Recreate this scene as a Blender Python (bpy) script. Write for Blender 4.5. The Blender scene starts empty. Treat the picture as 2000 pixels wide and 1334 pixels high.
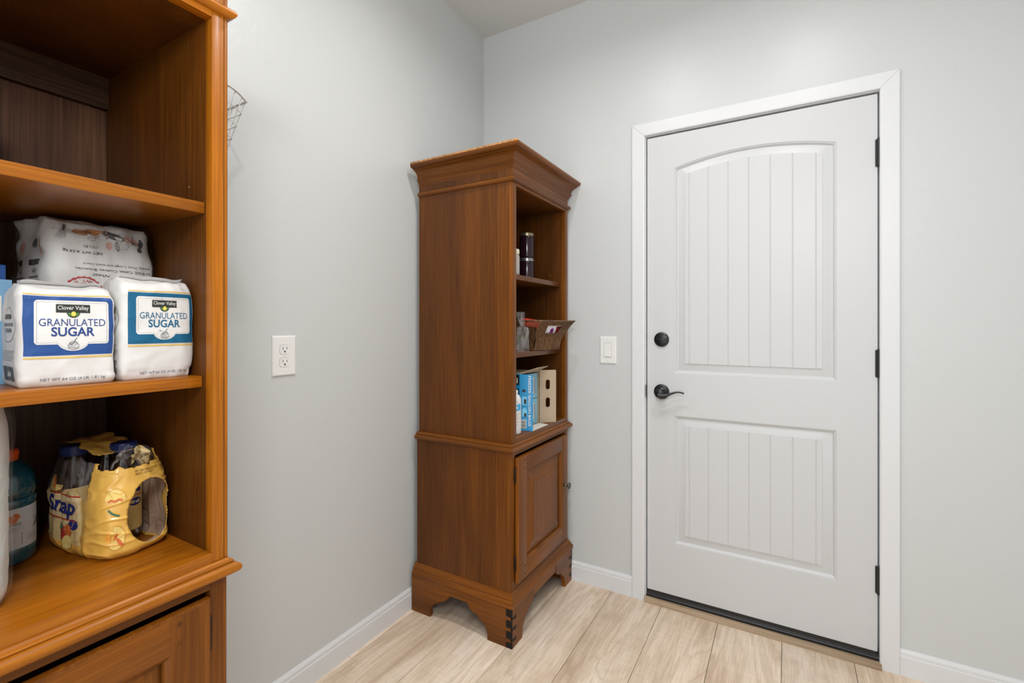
import bpy, bmesh, math, random
from mathutils import Vector, Matrix, noise
random.seed(7)
PI = math.pi
scene = bpy.context.scene
COL = scene.collection

# ------------------------------------------------------------------ camera
TH = math.radians(30.187)
CAM = Vector((1.39786, -2.10372, 1.21))
cd = bpy.data.cameras.new('camera'); cam = bpy.data.objects.new('camera', cd); COL.objects.link(cam)
cam.location = CAM; cam.rotation_euler = (PI / 2, 0, TH)
cd.sensor_width = 36; cd.lens = 16.5857; cd.shift_y = -0.015; cd.clip_start = 0.02
scene.camera = cam
# ------------------------------------------------------------------ world, lamps, exposure
w = bpy.data.worlds.new('world'); scene.world = w; w.use_nodes = True
w.node_tree.nodes['Background'].inputs[0].default_value = (0.92, 0.965, 1.0, 1)
w.node_tree.nodes['Background'].inputs[1].default_value = 1.75
def can_light(x, y, power, size=0.11, col=(1.0, 0.985, 0.97)):
    l = bpy.data.lights.new('ceiling_lamp', 'AREA'); l.shape = 'DISK'; l.size = size; l.energy = power; l.color = col; l.spread = math.radians(160)
    o = bpy.data.objects.new('ceiling_lamp', l); COL.objects.link(o); o.location = (x, y, 2.738)
    return o
can_light(0.80, -1.03, 6.4)
can_light(1.50, -1.03, 6.4)
can_light(1.25, -1.90, 7.0)
# added soft frontal fill, behind and beside the camera; no room fixture
l = bpy.data.lights.new('camera_side_fill', 'AREA'); l.shape = 'DISK'; l.size = .36; l.energy = 10.0; l.color = (1.0, .98, .96)
o = bpy.data.objects.new('camera_side_fill', l); COL.objects.link(o); o.location = (1.62, -2.42, 1.98)
o.rotation_euler = (Vector((0.05, -1.15, 0.75)) - Vector(o.location)).to_track_quat('-Z', 'Y').to_euler()
scene.view_settings.view_transform = 'Standard'; scene.view_settings.look = 'None'
scene.view_settings.gamma = 1; scene.view_settings.use_curve_mapping = False
scene.view_settings.exposure = 0.27

# ------------------------------------------------------------------ helpers
def tag(o, label=None, cat=None, group=None, kind=None):
    if label: o['label'] = label
    if cat: o['category'] = cat
    if group: o['group'] = group
    if kind: o['kind'] = kind
    return o
def empty(name, loc=(0, 0, 0), rz=0, parent=None, **k):
    o = bpy.data.objects.new(name, None); COL.objects.link(o); o.empty_display_size = 0.05
    o.location = loc; o.rotation_euler = (0, 0, rz); o.parent = parent
    return tag(o, **k)
def mesh_obj(name, verts, faces, mats, parent=None, fm=None, smooth=False, loc=(0, 0, 0), rot=(0, 0, 0), angle=None, fix=True, **k):
    me = bpy.data.meshes.new(name); me.from_pydata([tuple(v) for v in verts], [], faces)
    if not isinstance(mats, (list, tuple)): mats = [mats]
    for m in mats: me.materials.append(m)
    if fm: me.polygons.foreach_set('material_index', fm)
    if fix:
        bm = bmesh.new(); bm.from_mesh(me); bmesh.ops.recalc_face_normals(bm, faces=bm.faces); bm.to_mesh(me); bm.free()
    if smooth:
        me.polygons.foreach_set('use_smooth', [True] * len(me.polygons))
        if angle: me.set_sharp_from_angle(angle=math.radians(angle))
    me.update()
    o = bpy.data.objects.new(name, me); COL.objects.link(o); o.parent = parent; o.location = loc; o.rotation_euler = rot
    return tag(o, **k)
class MB:
    def __init__(s): s.v = []; s.f = []; s.m = []
    def add(s, v, f, m=0):
        n = len(s.v); s.v += [tuple(p) for p in v]; s.f += [tuple(i + n for i in q) for q in f]; s.m += [m] * len(f)
    def box(s, x0, x1, y0, y1, z0, z1, m=0, b=0.0):
        if b <= 0:
            v = [(x, y, z) for x in (x0, x1) for y in (y0, y1) for z in (z0, z1)]
            s.add(v, [(0, 1, 3, 2), (4, 6, 7, 5), (0, 4, 5, 1), (2, 3, 7, 6), (0, 2, 6, 4), (1, 5, 7, 3)], m); return
        bm = bmesh.new(); bmesh.ops.create_cube(bm, size=1)
        for q in bm.verts:
            q.co = Vector(((x0 + x1) / 2 + q.co.x * (x1 - x0), (y0 + y1) / 2 + q.co.y * (y1 - y0), (z0 + z1) / 2 + q.co.z * (z1 - z0)))
        bmesh.ops.bevel(bm, geom=list(bm.edges), offset=b, segments=2, profile=0.6, affect='EDGES')
        bm.verts.index_update(); s.add([q.co[:] for q in bm.verts], [[q.index for q in f.verts] for f in bm.faces], m); bm.free()
    def tube(s, pts, r, n=8, m=0, caps=True):
        pts = [Vector(p) for p in pts]; rs = r if isinstance(r, (list, tuple)) else [r] * len(pts)
        t0 = (pts[1] - pts[0]).normalized(); a = t0.orthogonal().normalized(); V = []; F = []
        for i, p in enumerate(pts):
            t = (pts[min(i + 1, len(pts) - 1)] - pts[max(i - 1, 0)]).normalized()
            a = (a - t * a.dot(t)).normalized(); b = t.cross(a)
            V += [p + (a * math.cos(2 * PI * k / n) + b * math.sin(2 * PI * k / n)) * rs[i] for k in range(n)]
        for i in range(len(pts) - 1):
            for k in range(n): F.append((i * n + k, i * n + (k + 1) % n, (i + 1) * n + (k + 1) % n, (i + 1) * n + k))
        if caps: F += [tuple(range(n))[::-1], tuple(range((len(pts) - 1) * n, len(pts) * n))]
        s.add(V, F, m)
    def lathe(s, prof, n=32, m=0, c=(0, 0), axis='z'):
        V = []; F = []
        for r, z in prof:
            for k in range(n):
                a = 2 * PI * k / n; V.append((c[0] + r * math.cos(a), c[1] + r * math.sin(a), z))
        for i in range(len(prof) - 1):
            for k in range(n): F.append((i * n + k, i * n + (k + 1) % n, (i + 1) * n + (k + 1) % n, (i + 1) * n + k))
        if prof[0][0] > 1e-5: F.append(tuple(range(n))[::-1])
        if prof[-1][0] > 1e-5: F.append(tuple(range((len(prof) - 1) * n, len(prof) * n)))
        s.add(V, F, m)
    def prism(s, poly, a0, a1, f3, m=0):
        """poly (2D) extruded between a0 and a1; f3(u, v, a) -> 3D"""
        n = len(poly); V = [f3(u, v, a0) for u, v in poly] + [f3(u, v, a1) for u, v in poly]
        s.add(V, [tuple(range(n)), tuple(range(n, 2 * n))[::-1]] + [(i, (i + 1) % n, n + (i + 1) % n, n + i) for i in range(n)], m)
    def map(s, fn): s.v = [tuple(fn(Vector(p))) for p in s.v]; return s
    def obj(s, name, mats, parent=None, **k): return mesh_obj(name, s.v, s.f, mats, parent, fm=s.m, **k)
def box(name, x0, x1, y0, y1, z0, z1, mat, parent=None, b=0.0, **k):
    """box mesh around its own centre so copies and textures behave"""
    c = Vector(((x0 + x1) / 2, (y0 + y1) / 2, (z0 + z1) / 2)); h = ((x1 - x0) / 2, (y1 - y0) / 2, (z1 - z0) / 2)
    m = MB(); m.box(-h[0], h[0], -h[1], h[1], -h[2], h[2], 0, b)
    return m.obj(name, mat, parent, loc=c, smooth=b > 0, angle=50, **k)

# ------------------------------------------------------------------ materials
def mat(name, col=(.8, .8, .8), rough=.5, metal=0, spec=.5, coat=0, coat_r=.1, trans=0, alpha=1, sheen=0, sss=0):
    m = bpy.data.materials.new(name); m.use_nodes = True; b = m.node_tree.nodes['Principled BSDF']
    b.inputs['Base Color'].default_value = (*col, 1); b.inputs['Roughness'].default_value = rough
    b.inputs['Metallic'].default_value = metal; b.inputs['Specular IOR Level'].default_value = spec
    b.inputs['Coat Weight'].default_value = coat; b.inputs['Coat Roughness'].default_value = coat_r
    b.inputs['Transmission Weight'].default_value = trans; b.inputs['Alpha'].default_value = alpha
    b.inputs['Sheen Weight'].default_value = sheen
    return m
def N(m, t, **k):
    n = m.node_tree.nodes.new(t)
    for a, v in k.items(): setattr(n, a, v)
    return n
def L(m, a, b): m.node_tree.links.new(a, b)
def BS(m): return m.node_tree.nodes['Principled BSDF']
def S(c): return tuple(((v / 255) / 12.92 if v / 255 <= .04045 else (((v / 255) + .055) / 1.055) ** 2.4) for v in c)
def coords(m, scale=(1, 1, 1), rand=True):
    tc = N(m, 'ShaderNodeTexCoord'); mp = N(m, 'ShaderNodeMapping'); mp.inputs['Scale'].default_value = scale
    L(m, tc.outputs['Object'], mp.inputs['Vector'])
    if rand:
        oi = N(m, 'ShaderNodeObjectInfo'); mu = N(m, 'ShaderNodeMath', operation='MULTIPLY'); mu.inputs[1].default_value = 37.0
        L(m, oi.outputs['Random'], mu.inputs[0]); L(m, mu.outputs[0], mp.inputs['Location'])
    return mp.outputs['Vector']
def noise_tex(m, vec, scale, detail=4, rough=.5, dist=0):
    n = N(m, 'ShaderNodeTexNoise'); n.inputs['Scale'].default_value = scale; n.inputs['Detail'].default_value = detail
    n.inputs['Roughness'].default_value = rough; n.inputs['Distortion'].default_value = dist
    if vec is not None: L(m, vec, n.inputs['Vector'])
    return n.outputs['Fac']
def ramp(m, fac, stops):
    r = N(m, 'ShaderNodeValToRGB'); e = r.color_ramp.elements
    e[0].position, e[0].color = stops[0][0], (*stops[0][1], 1); e[1].position, e[1].color = stops[-1][0], (*stops[-1][1], 1)
    for p, c in stops[1:-1]:
        q = e.new(p); q.color = (*c, 1)
    L(m, fac, r.inputs[0]); return r.outputs['Color']
def mix(m, fac, a, b, mode='MIX'):
    x = N(m, 'ShaderNodeMix', data_type='RGBA', blend_type=mode)
    if hasattr(fac, 'links'): L(m, fac, x.inputs[0])
    else: x.inputs[0].default_value = fac
    for i, c in ((6, a), (7, b)):
        if hasattr(c, 'links'): L(m, c, x.inputs[i])
        else: x.inputs[i].default_value = (*c, 1)
    return x.outputs[2]
def bump(m, h, strength=.2, dist=.002):
    b = N(m, 'ShaderNodeBump'); b.inputs['Strength'].default_value = strength; b.inputs['Distance'].default_value = dist
    L(m, h, b.inputs['Height']); L(m, b.outputs[0], BS(m).inputs['Normal']); return b

def wood(name, axis, dark, mid, light, rough=.38, coat=.11, board=0.0):
    m = mat(name, mid, rough, coat=coat, coat_r=.2, spec=.24)
    def sc(a, l):   # a across the grain, l along it
        v = [a, a, a]; v['xyz'.index(axis)] = l; return tuple(v)
    f = noise_tex(m, coords(m, sc(95, 2.2)), 2.2, 6, .62)
    g = noise_tex(m, coords(m, sc(5, .6)), 1.3, 3, .5, .7)
    c = ramp(m, f, [(.30, dark), (.50, mid), (.72, light)])
    big = ramp(m, g, [(.32, (.58, .54, .50)), (.52, (1, 1, 1)), (.68, (1.32, 1.26, 1.12))])
    c = mix(m, .85, c, big, 'MULTIPLY')
    if board > 0:   # glued-up boards: steps of tone across the panel
        tc = N(m, 'ShaderNodeTexCoord'); sp = N(m, 'ShaderNodeSeparateXYZ'); L(m, tc.outputs['Object'], sp.inputs[0])
        dv = N(m, 'ShaderNodeMath', operation='DIVIDE'); dv.inputs[1].default_value = board; L(m, sp.outputs['X'], dv.inputs[0])
        fl = N(m, 'ShaderNodeMath', operation='FLOOR'); L(m, dv.outputs[0], fl.inputs[0])
        wn = N(m, 'ShaderNodeTexWhiteNoise', noise_dimensions='1D'); L(m, fl.outputs[0], wn.inputs['W'])
        c = mix(m, .8, c, ramp(m, wn.outputs['Value'], [(0, (.78, .74, .72)), (1, (1.25, 1.22, 1.15))]), 'MULTIPLY')
    wr = noise_tex(m, coords(m, (1, 1, 1)), 160, 2, .5)
    wear = ramp(m, wr, [(.745, (0, 0, 0)), (.775, (1, 1, 1))])
    c = mix(m, wear, c, light)
    L(m, c, BS(m).inputs['Base Color']); bump(m, f, .12, .0006)
    return m
CD, CM_, CL = (.120, .035, .0030), (.170, .052, .0040), (.225, .076, .007)
def K_(c, k): return tuple(v * k for v in c)
W_Z = wood('cherry_upright', 'z', CD, CM_, CL)
W_Y = wood('cherry_crosswise', 'y', CD, CM_, CL)
W_X = wood('cherry_depthwise', 'x', CD, CM_, CL)
W_PANEL = wood('cherry_side_panel', 'z', K_(CD, .70), K_(CM_, .70), K_(CL, .70), board=.083)  # cherry darkened: dimness of the grazing-lit sides put into the colour
W_IN = wood('cherry_inside', 'z', K_(CD, .58), K_(CM_, .58), K_(CL, .58), rough=.5, coat=.1)  # cherry darkened: shade inside the cases painted into the wood
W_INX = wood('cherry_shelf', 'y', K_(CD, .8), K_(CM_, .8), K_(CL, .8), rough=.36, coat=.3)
HD, HM, HL = (.23, .068, .0035), (.325, .102, .0045), (.42, .145, .009)  # same cherry lightened: strong light on the near bookcase put into the colour
H_Z = wood('lit_cherry_upright', 'z', HD, HM, HL)
H_Y = wood('lit_cherry_crosswise', 'y', HD, HM, HL)
H_X = wood('lit_cherry_depthwise', 'x', HD, HM, HL)
H_INX = wood('lit_cherry_shelf', 'y', K_(HD, .85), K_(HM, .85), K_(HL, .85), rough=.34, coat=.3)
W_BACK = wood('walnut_back', 'z', (.060, .027, .014), (.105, .048, .025), (.150, .070, .037), rough=.5, coat=.1)
W_STRIP = wood('cleat_wood', 'y', (.05, .026, .012), (.085, .045, .022), (.12, .065, .033), rough=.6, coat=0)
W_RAW = wood('worn_edge_wood', 'z', (.16, .05, .012), (.42, .20, .07), (.72, .50, .28), rough=.6, coat=0)
BLACKWOOD = mat('ebony_pin', (.008, .006, .005), .55, spec=.25)
HINGE_BR = mat('aged_bronze', (.035, .024, .018), .45, metal=.8)
PEWTER = mat('pewter', (.16, .155, .14), .32, metal=1)
BLACK = mat('black_metal', (.008, .008, .009), .28, spec=.5)
BLACKM = mat('black_satin', (.011, .011, .012), .42)
DARKGAP = mat('dark_gap', (.01, .009, .008), .9)
HOLE = mat('socket_slot', (.05, .048, .045), .6)

def paint(name, col, rough, kind):
    m = mat(name, col, rough, spec=.42)
    if kind == 'trowel':
        a = noise_tex(m, coords(m, (1, 1, 1), False), 26, 5, .55, 1.6)
        b = noise_tex(m, coords(m, (1, 1, 1), False), 150, 2, .5)
        r = N(m, 'ShaderNodeMapRange'); r.inputs['From Min'].default_value = .47; r.inputs['From Max'].default_value = .53
        r.interpolation_type = 'SMOOTHSTEP'; L(m, a, r.inputs['Value'])
        # patches where the knife skipped
        p = noise_tex(m, coords(m, (1, 1, 1), False), 3.2, 2, .5)
        pr = N(m, 'ShaderNodeMapRange'); pr.inputs['From Min'].default_value = .42; pr.inputs['From Max'].default_value = .62; L(m, p, pr.inputs['Value'])
        q = N(m, 'ShaderNodeMath', operation='MULTIPLY'); L(m, r.outputs[0], q.inputs[0]); L(m, pr.outputs[0], q.inputs[1])
        s = N(m, 'ShaderNodeMath', operation='MULTIPLY_ADD'); s.inputs[1].default_value = .35; L(m, b, s.inputs[0]); L(m, q.outputs[0], s.inputs[2])
        bump(m, s.outputs[0], .17, .0011)
    else:
        a = noise_tex(m, coords(m, (1, 1, 1), False), 220, 2, .5); bump(m, a, .06, .0004)
    return m
WALL = paint('wall_paint', (.590, .606, .604), .36, 'trowel')
CEIL = paint('ceiling_paint', (.70, .685, .66), .7, 'plain')
TRIM = paint('trim_paint', (.70, .71, .72), .34, 'plain')
DOORP = paint('door_paint', (.590, .597, .603), .36, 'plain')
PLATE = mat('white_plastic', (.80, .80, .785), .28)

def floor_wood():
    m = mat('oak_plank', (.5, .38, .25), .42, spec=.35)
    big = noise_tex(m, coords(m, (5.2, .85, 1)), 1.5, 3, .5, .9)
    wv = N(m, 'ShaderNodeMath', operation='MULTIPLY'); wv.inputs[1].default_value = 46; L(m, big, wv.inputs[0])
    sn = N(m, 'ShaderNodeMath', operation='SINE'); L(m, wv.outputs[0], sn.inputs[0])
    ma = N(m, 'ShaderNodeMapRange'); ma.inputs['From Min'].default_value = -1; L(m, sn.outputs[0], ma.inputs['Value'])
    fine = noise_tex(m, coords(m, (75, 3, 1)), 3, 5, .65)
    saw = noise_tex(m, coords(m, (9, 190, 1)), 1, 2, .5)
    base = ramp(m, noise_tex(m, coords(m, (3.4, .8, 1)), 1.9, 3, .55, .4), [(.3, S((202, 178, 154))), (.5, S((224, 205, 184))), (.72, S((234, 219, 202)))])
    c = mix(m, .30, base, ramp(m, ma.outputs[0], [(0, (.76, .68, .60)), (.5, (1.10, 1.10, 1.10)), (1, (1.2, 1.22, 1.24))]), 'MULTIPLY')
    c = mix(m, .48, c, ramp(m, fine, [(.3, (.74, .70, .66)), (.6, (1.22, 1.24, 1.27))]), 'MULTIPLY')
    c = mix(m, .22, c, ramp(m, saw, [(.35, (.82, .8, .77)), (.6, (1.1, 1.1, 1.1))]), 'MULTIPLY')
    kn = N(m, 'ShaderNodeTexVoronoi'); kn.inputs['Scale'].default_value = 1.0; L(m, coords(m, (4.4, 1.5, 1)), kn.inputs['Vector'])
    k = ramp(m, kn.outputs['Distance'], [(.02, (1, 1, 1)), (.12, (0, 0, 0))])
    kf = N(m, 'ShaderNodeMath', operation='MULTIPLY'); kf.inputs[1].default_value = .5; L(m, k, kf.inputs[0])
    c = mix(m, kf.outputs[0], c, S((140, 104, 76)))
    oi = N(m, 'ShaderNodeObjectInfo'); c = mix(m, .65, c, ramp(m, oi.outputs['Random'], [(0, (.90, .89, .87)), (1, (1.07, 1.06, 1.05))]), 'MULTIPLY')
    L(m, c, BS(m).inputs['Base Color']); bump(m, fine, .12, .0005)
    return m
OAK = floor_wood()

# ------------------------------------------------------------------ room shell
RX, RY, RZ = 2.55, -3.6, 2.745
floor = box('floor', 0, RX, RY, 0.12, -.06, -.004, mat('subfloor', (.035, .026, .018), .9), kind='structure')
xs = [.0005, .028, .2555, .4835, .7115, .9395, 1.1675 - .011, 1.384, 1.611, 1.838, 2.065, 2.292, RX - .001]
xs = [.0005, .0285, .2565, .4845, .709, .9315, 1.156, 1.3825, 1.608, 1.8355, 2.063, 2.2905, RX - .001]
plank_cache = {}
for i in range(len(xs) - 1):
    ends = [-.0005]
    first = [-.91, -1.32, -1.16, -1.28, -1.10, -.995, -1.20, -1.05, -.9, -1.15, -.8, -1.1][i]
    while True:
        e = first if len(ends) == 1 else ends[-1] - 1.22
        if e < RY: ends.append(RY + .001); break
        ends.append(e)
    for a, b in zip(ends[1:], ends[:-1]):
        wd, ln = round(xs[i + 1] - xs[i] - .0016, 4), round(b - a - .0016, 4)
        o = box('plank', (xs[i] + xs[i + 1]) / 2 - wd / 2, (xs[i] + xs[i + 1]) / 2 + wd / 2, (a + b) / 2 - ln / 2, (a + b) / 2 + ln / 2, -.004, 0, OAK, None, b=.0009)
        o.parent = floor; o.location -= floor.location
# back wall (y = 0) with the door opening
DX0, DX1, DZ = .8602, 1.6845, 2.045
m = MB()
m.box(-.10, DX0 - .018, 0, .12, 0, RZ + .1); m.box(DX1 + .018, RX + .1, 0, .12, 0, RZ + .1); m.box(DX0 - .018, DX1 + .018, 0, .12, DZ + .02, RZ + .1)
m.obj('wall_back', WALL, kind='structure', label='pale grey textured wall with the white door')
m = MB(); m.box(-.1, 0, RY, 0, 0, RZ + .1); m.obj('wall_left', WALL, kind='structure')
m = MB(); m.box(RX, RX + .1, RY, 0, 0, RZ + .1); m.obj('wall_right', WALL, kind='structure')
m = MB(); m.box(0, RX, RY, 0, RZ, RZ + .1); m.obj('ceiling', CEIL, kind='structure')
# baseboards: eased cap over a flat board
BB = [(0, 0), (.0135, 0), (.0135, .066), (.0125, .0675), (.0105, .0685), (.0105, .0775), (.0095, .081), (.007, .0845), (.0045, .0875), (0, .0885)]
m = MB(); m.prism(BB, RY, -.0001, lambda u, v, a: (u, a, v)); m.obj('baseboard_left', TRIM, kind='structure')
m = MB(); m.prism(BB, .0136, .8008, lambda u, v, a: (a, -u, v)); m.prism(BB, 1.7392, RX, lambda u, v, a: (a, -u, v))
m.obj('baseboard_back', TRIM, kind='structure')
m = MB(); m.prism(BB, RY, -.014, lambda u, v, a: (RX - u, a, v)); m.obj('baseboard_right', TRIM, kind='structure')

# door casing: three mitred boards
cas = empty('trim_1', (0, 0, 0), kind='structure')
cx0, cx1, cz = .8010, 1.7390, 2.1040
wI = .0565
prof = [(0, 0), (0, .0125), (.002, .014), (.050, .014), (.0545, .0125), (wI, .009), (wI, 0)]  # from the outer edge inwards, thickness
def casing(name, f3, l0, l1):
    m = MB(); n = len(prof)
    V = [f3(p, t, l0(p)) for p, t in prof] + [f3(p, t, l1(p)) for p, t in prof]
    m.add(V, [tuple(range(n)), tuple(range(n, 2 * n))[::-1]] + [(i, (i + 1) % n, n + (i + 1) % n, n + i) for i in range(n)])
    m.obj(name, TRIM, cas)
g = .0004
casing('side_casing', lambda p, t, l: (cx0 + p, -t, l), lambda p: 0.0, lambda p: cz - p - g)
casing('side_casing', lambda p, t, l: (cx1 - p, -t, l), lambda p: 0.0, lambda p: cz - p - g)
casing('head_casing', lambda p, t, l: (l, -t, cz - p), lambda p: cx0 + p + g, lambda p: cx1 - p - g)
m = MB()   # jambs
m.box(DX0 - .018, DX0, 0.0, .118, .02, DZ + .018); m.box(DX1, DX1 + .018, 0.0, .118, .02, DZ + .018); m.box(DX0, DX1, 0.0, .118, DZ, DZ + .018)
m.box(DX0, DX0 + .012, .053, .09, .03, DZ); m.box(DX1 - .012, DX1, .053, .09, .03, DZ); m.box(DX0 + .012, DX1 - .012, .053, .09, DZ - .012, DZ)
m.obj('jamb', TRIM, cas)
# threshold: oak nosing strip and black sill
m = MB(); m.prism([(-.0225, .0002), (-.022, .010), (-.0185, .0165), (-.012, .0205), (-.004, .0205), (.002, .018), (.002, .0002)], DX0 - .003, DX1 + .003, lambda u, v, a: (a, u, v))
m.obj('trim_2', wood('nosing_wood', 'x', S((150, 128, 100)), S((176, 154, 126)), S((192, 172, 146)), .45, 0), smooth=True, angle=35, kind='structure', label='tan oak-look threshold strip')
m = MB(); m.prism([(.0025, .0), (.0025, .026), (.008, .031), (.014, .030), (.016, .034), (.06, .036), (.118, .030), (.118, 0)], DX0 + .001, DX1 - .001, lambda u, v, a: (a, u, v))
m.obj('trim_3', BLACKM, kind='structure', label='black door sill')

# ------------------------------------------------------------------ door
door = empty('door_1', (.8656, .004, .050), kind='structure', label='white two-panel door with arched upper panel and beadboard grooves')
SW, SH = .8124, 1.988         # slab width and height
X0 = .8656; Zb = .050
PX0, PX1 = .9805 - X0, 1.5575 - X0
pan = [dict(z0=1.007 - Zb, zs=1.890 - Zb, rise=.040), dict(z0=.2715 - Zb, zs=.825 - Zb, rise=0)]
cxp = (PX0 + PX1) / 2; hw = (PX1 - PX0) / 2
def top_of(p, x, o):
    if p['rise'] <= 0: return p['zs'] - o
    R = (hw * hw + p['rise'] ** 2) / (2 * p['rise']); cz_ = p['zs'] + p['rise'] - R
    return cz_ + math.sqrt(max((R - o) ** 2 - (x - cxp) ** 2, 0))
K = 24
def outline(p, o):
    a, b = PX0 + o, PX1 - o
    pts = [(a, p['z0'] + o), (b, p['z0'] + o)]
    pts += [(b + (a - b) * i / K, top_of(p, b + (a - b) * i / K, o)) for i in range(K + 1)]
    return pts
# slab face and edges
m = MB()
def q(x0, x1, z0, z1): m.add([(x0, 0, z0), (x1, 0, z0), (x1, 0, z1), (x0, 0, z1)], [(0, 1, 2, 3)])
q(0, PX0, 0, SH); q(PX1, SW, 0, SH); q(PX0, PX1, 0, pan[1]['z0']); q(PX0, PX1, pan[1]['zs'], pan[0]['z0'])
for i in range(K):
    xa = PX0 + (PX1 - PX0) * i / K; xb = PX0 + (PX1 - PX0) * (i + 1) / K
    m.add([(xa, 0, top_of(pan[0], xa, 0)), (xb, 0, top_of(pan[0], xb, 0)), (xb, 0, SH), (xa, 0, SH)], [(0, 1, 2, 3)])
m.add([(0, 0, 0), (SW, 0, 0), (SW, .044, 0), (0, .044, 0), (0, 0, SH), (SW, 0, SH), (SW, .044, SH), (0, .044, SH)], [(0, 3, 2, 1), (4, 5, 6, 7), (0, 4, 7, 3), (1, 2, 6, 5), (3, 7, 6, 2)])
m.obj('slab', DOORP, door, fix=False)
rings = [(0, 0), (.0012, .0025), (.0035, .0028), (.0060, .0045), (.0085, .0085), (.0110, .0108), (.0135, .0112), (.0155, .0106), (.0400, .0046), (.0437, .0042), (.0437, .0070)]
grooves = [1.040 - X0 + .0757 * i for i in range(7)]
for p in pan:
    V = []; F = []; n = K + 3
    for o, d in rings: V += [(x, d, z) for x, z in outline(p, o)]
    for r in range(len(rings) - 1):
        for i in range(n): F.append((r * n + i, r * n + (i + 1) % n, (r + 1) * n + (i + 1) % n, (r + 1) * n + i))
    P = mesh_obj('panel', V, F, DOORP, door, smooth=True, angle=24, fix=False)
    o = rings[-2][0]; d = .0008; gw = .0028
    edges = [PX0 + o] + grooves + [PX1 - o]
    for i in range(len(edges) - 1):
        a = edges[i] + (gw if i else 0); b = edges[i + 1] - (gw if i < len(edges) - 2 else 0)
        m = MB(); k = 4
        for j in range(k):
            xa = a + (b - a) * j / k; xb = a + (b - a) * (j + 1) / k
            m.add([(xa, d, p['z0'] + o), (xb, d, p['z0'] + o), (xb, d, top_of(p, xb, o)), (xa, d, top_of(p, xa, o))], [(0, 1, 2, 3)])
        for s, e in ((a, -1), (b, 1)):
            if (e < 0 and i == 0) or (e > 0 and i == len(edges) - 2): continue
            m.add([(s, d, p['z0'] + o), (s + e * gw, d + .0020, p['z0'] + o), (s + e * gw, d + .0020, top_of(p, s, o)), (s, d, top_of(p, s, o))], [(0, 1, 2, 3)] if e > 0 else [(3, 2, 1, 0)])
        zb_ = p['z0'] + o; m.add([(a, d, zb_), (b, d, zb_), (b, d + .0045, zb_), (a, d + .0045, zb_)], [(0, 3, 2, 1)])
        for j in range(k):
            xa = a + (b - a) * j / k; xb = a + (b - a) * (j + 1) / k
            m.add([(xa, d, top_of(p, xa, o)), (xb, d, top_of(p, xb, o)), (xb, d + .0045, top_of(p, xb, o)), (xa, d + .0045, top_of(p, xa, o))], [(0, 1, 2, 3)])
        if i == 0: m.add([(a, d, zb_), (a, d, top_of(p, a, o)), (a, d + .0045, top_of(p, a, o)), (a, d + .0045, zb_)], [(0, 1, 2, 3)])
        if i == len(edges) - 2: m.add([(b, d, zb_), (b, d, top_of(p, b, o)), (b, d + .0045, top_of(p, b, o)), (b, d + .0045, zb_)], [(0, 3, 2, 1)])
        m.obj('board', DOORP, P, fix=False)
# sweep under the slab
m = MB(); m.box(.002, SW - .002, .0015, .042, -.017, .0005); m.prism([(.002, -.015), (.0, -.017), (.012, -.022), (.03, -.016)], .004, SW - .004, lambda u, v, a: (a, u, v))
m.obj('door_sweep', BLACKM, door, label='black rubber sweep')
# hinges
for zc in (1.8265, 1.0765, .307):
    h = MB(); zc -= Zb; xh = 1.6815 - X0; yh = -.0065
    h.lathe([(.0055, zc - .0505), (.0068, zc - .049), (.0068, zc + .049), (.0055, zc + .0505), (.003, zc + .052)], 16, 0, (xh, yh))
    for dz in (-.03, -.01, .01, .03): h.lathe([(.0070, zc + dz - .0004), (.0072, zc + dz), (.0070, zc + dz + .0004)], 16, 0, (xh, yh))
    h.box(xh - .010, xh - .002, -.0015, .003, zc - .048, zc + .048); h.box(xh + .002, xh + .0045, -.0055, .004, zc - .048, zc + .048)
    h.obj('hinge', BLACKM, door, smooth=True, angle=40)
def facing(px, pz): return lambda p: Vector((px + p.x, -p.z, pz + p.y))   # lathe axis out of the door
cx_, cz_ = .9275 - X0, 1.152 - Zb
m = MB(); m.lathe([(.0312, 0), (.0318, .003), (.0312, .007), (.0285, .0095), (.0225, .0105), (.0215, .0125), (.0205, .013), (0, .013)], 48)
d_ = m.map(facing(cx_, cz_)).obj('deadbolt', BLACK, door, smooth=True, angle=35)
m = MB(); m.box(-.0185, .0185, -.0045, .0045, .013, .0245, 0, .0022); m.map(facing(cx_, cz_)).obj('thumb_turn', BLACK, d_, smooth=True, angle=50)
cz_ = .9245 - Zb
m = MB(); m.lathe([(.0322, 0), (.0328, .003), (.0322, .006), (.0295, .0085), (.0245, .010), (.0215, .0145), (.0150, .017), (.0125, .020), (.0115, .036), (.0150, .040), (.0165, .046), (.0150, .0545), (.010, .0575), (0, .058)], 48)
h_ = m.map(facing(cx_, cz_)).obj('door_handle', BLACK, door, smooth=True, angle=35)
m = MB(); pts = []; rr = []
for i in range(19):
    t = i / 18; x = -.004 + .102 * t; z = -.008 - .004 * math.sin(t * PI * 2) + .013 * t * t * (3 - 2 * t) * 1.0 - .020 * max(0, t - .72) ** 1.5
    pts.append((x, z, .049 - .016 * t * t)); rr.append(.0085 * (1 - t) ** 2.2 + .0034)
m.tube(pts, rr, 12)
m.map(lambda p: Vector((p.x, p.y, p.z))).map(facing(cx_, cz_)).obj('lever', BLACK, h_, smooth=True, angle=60)
m = MB(); m.box(-.0035, .0000, -.0155, -.0045, cz_ - .026, cz_ + .026, 0, .001); m.box(-.0060, -.0010, -.0005, .012, cz_ - .026, cz_ + .026)
m.obj('strike_plate', BLACKM, door)

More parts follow.
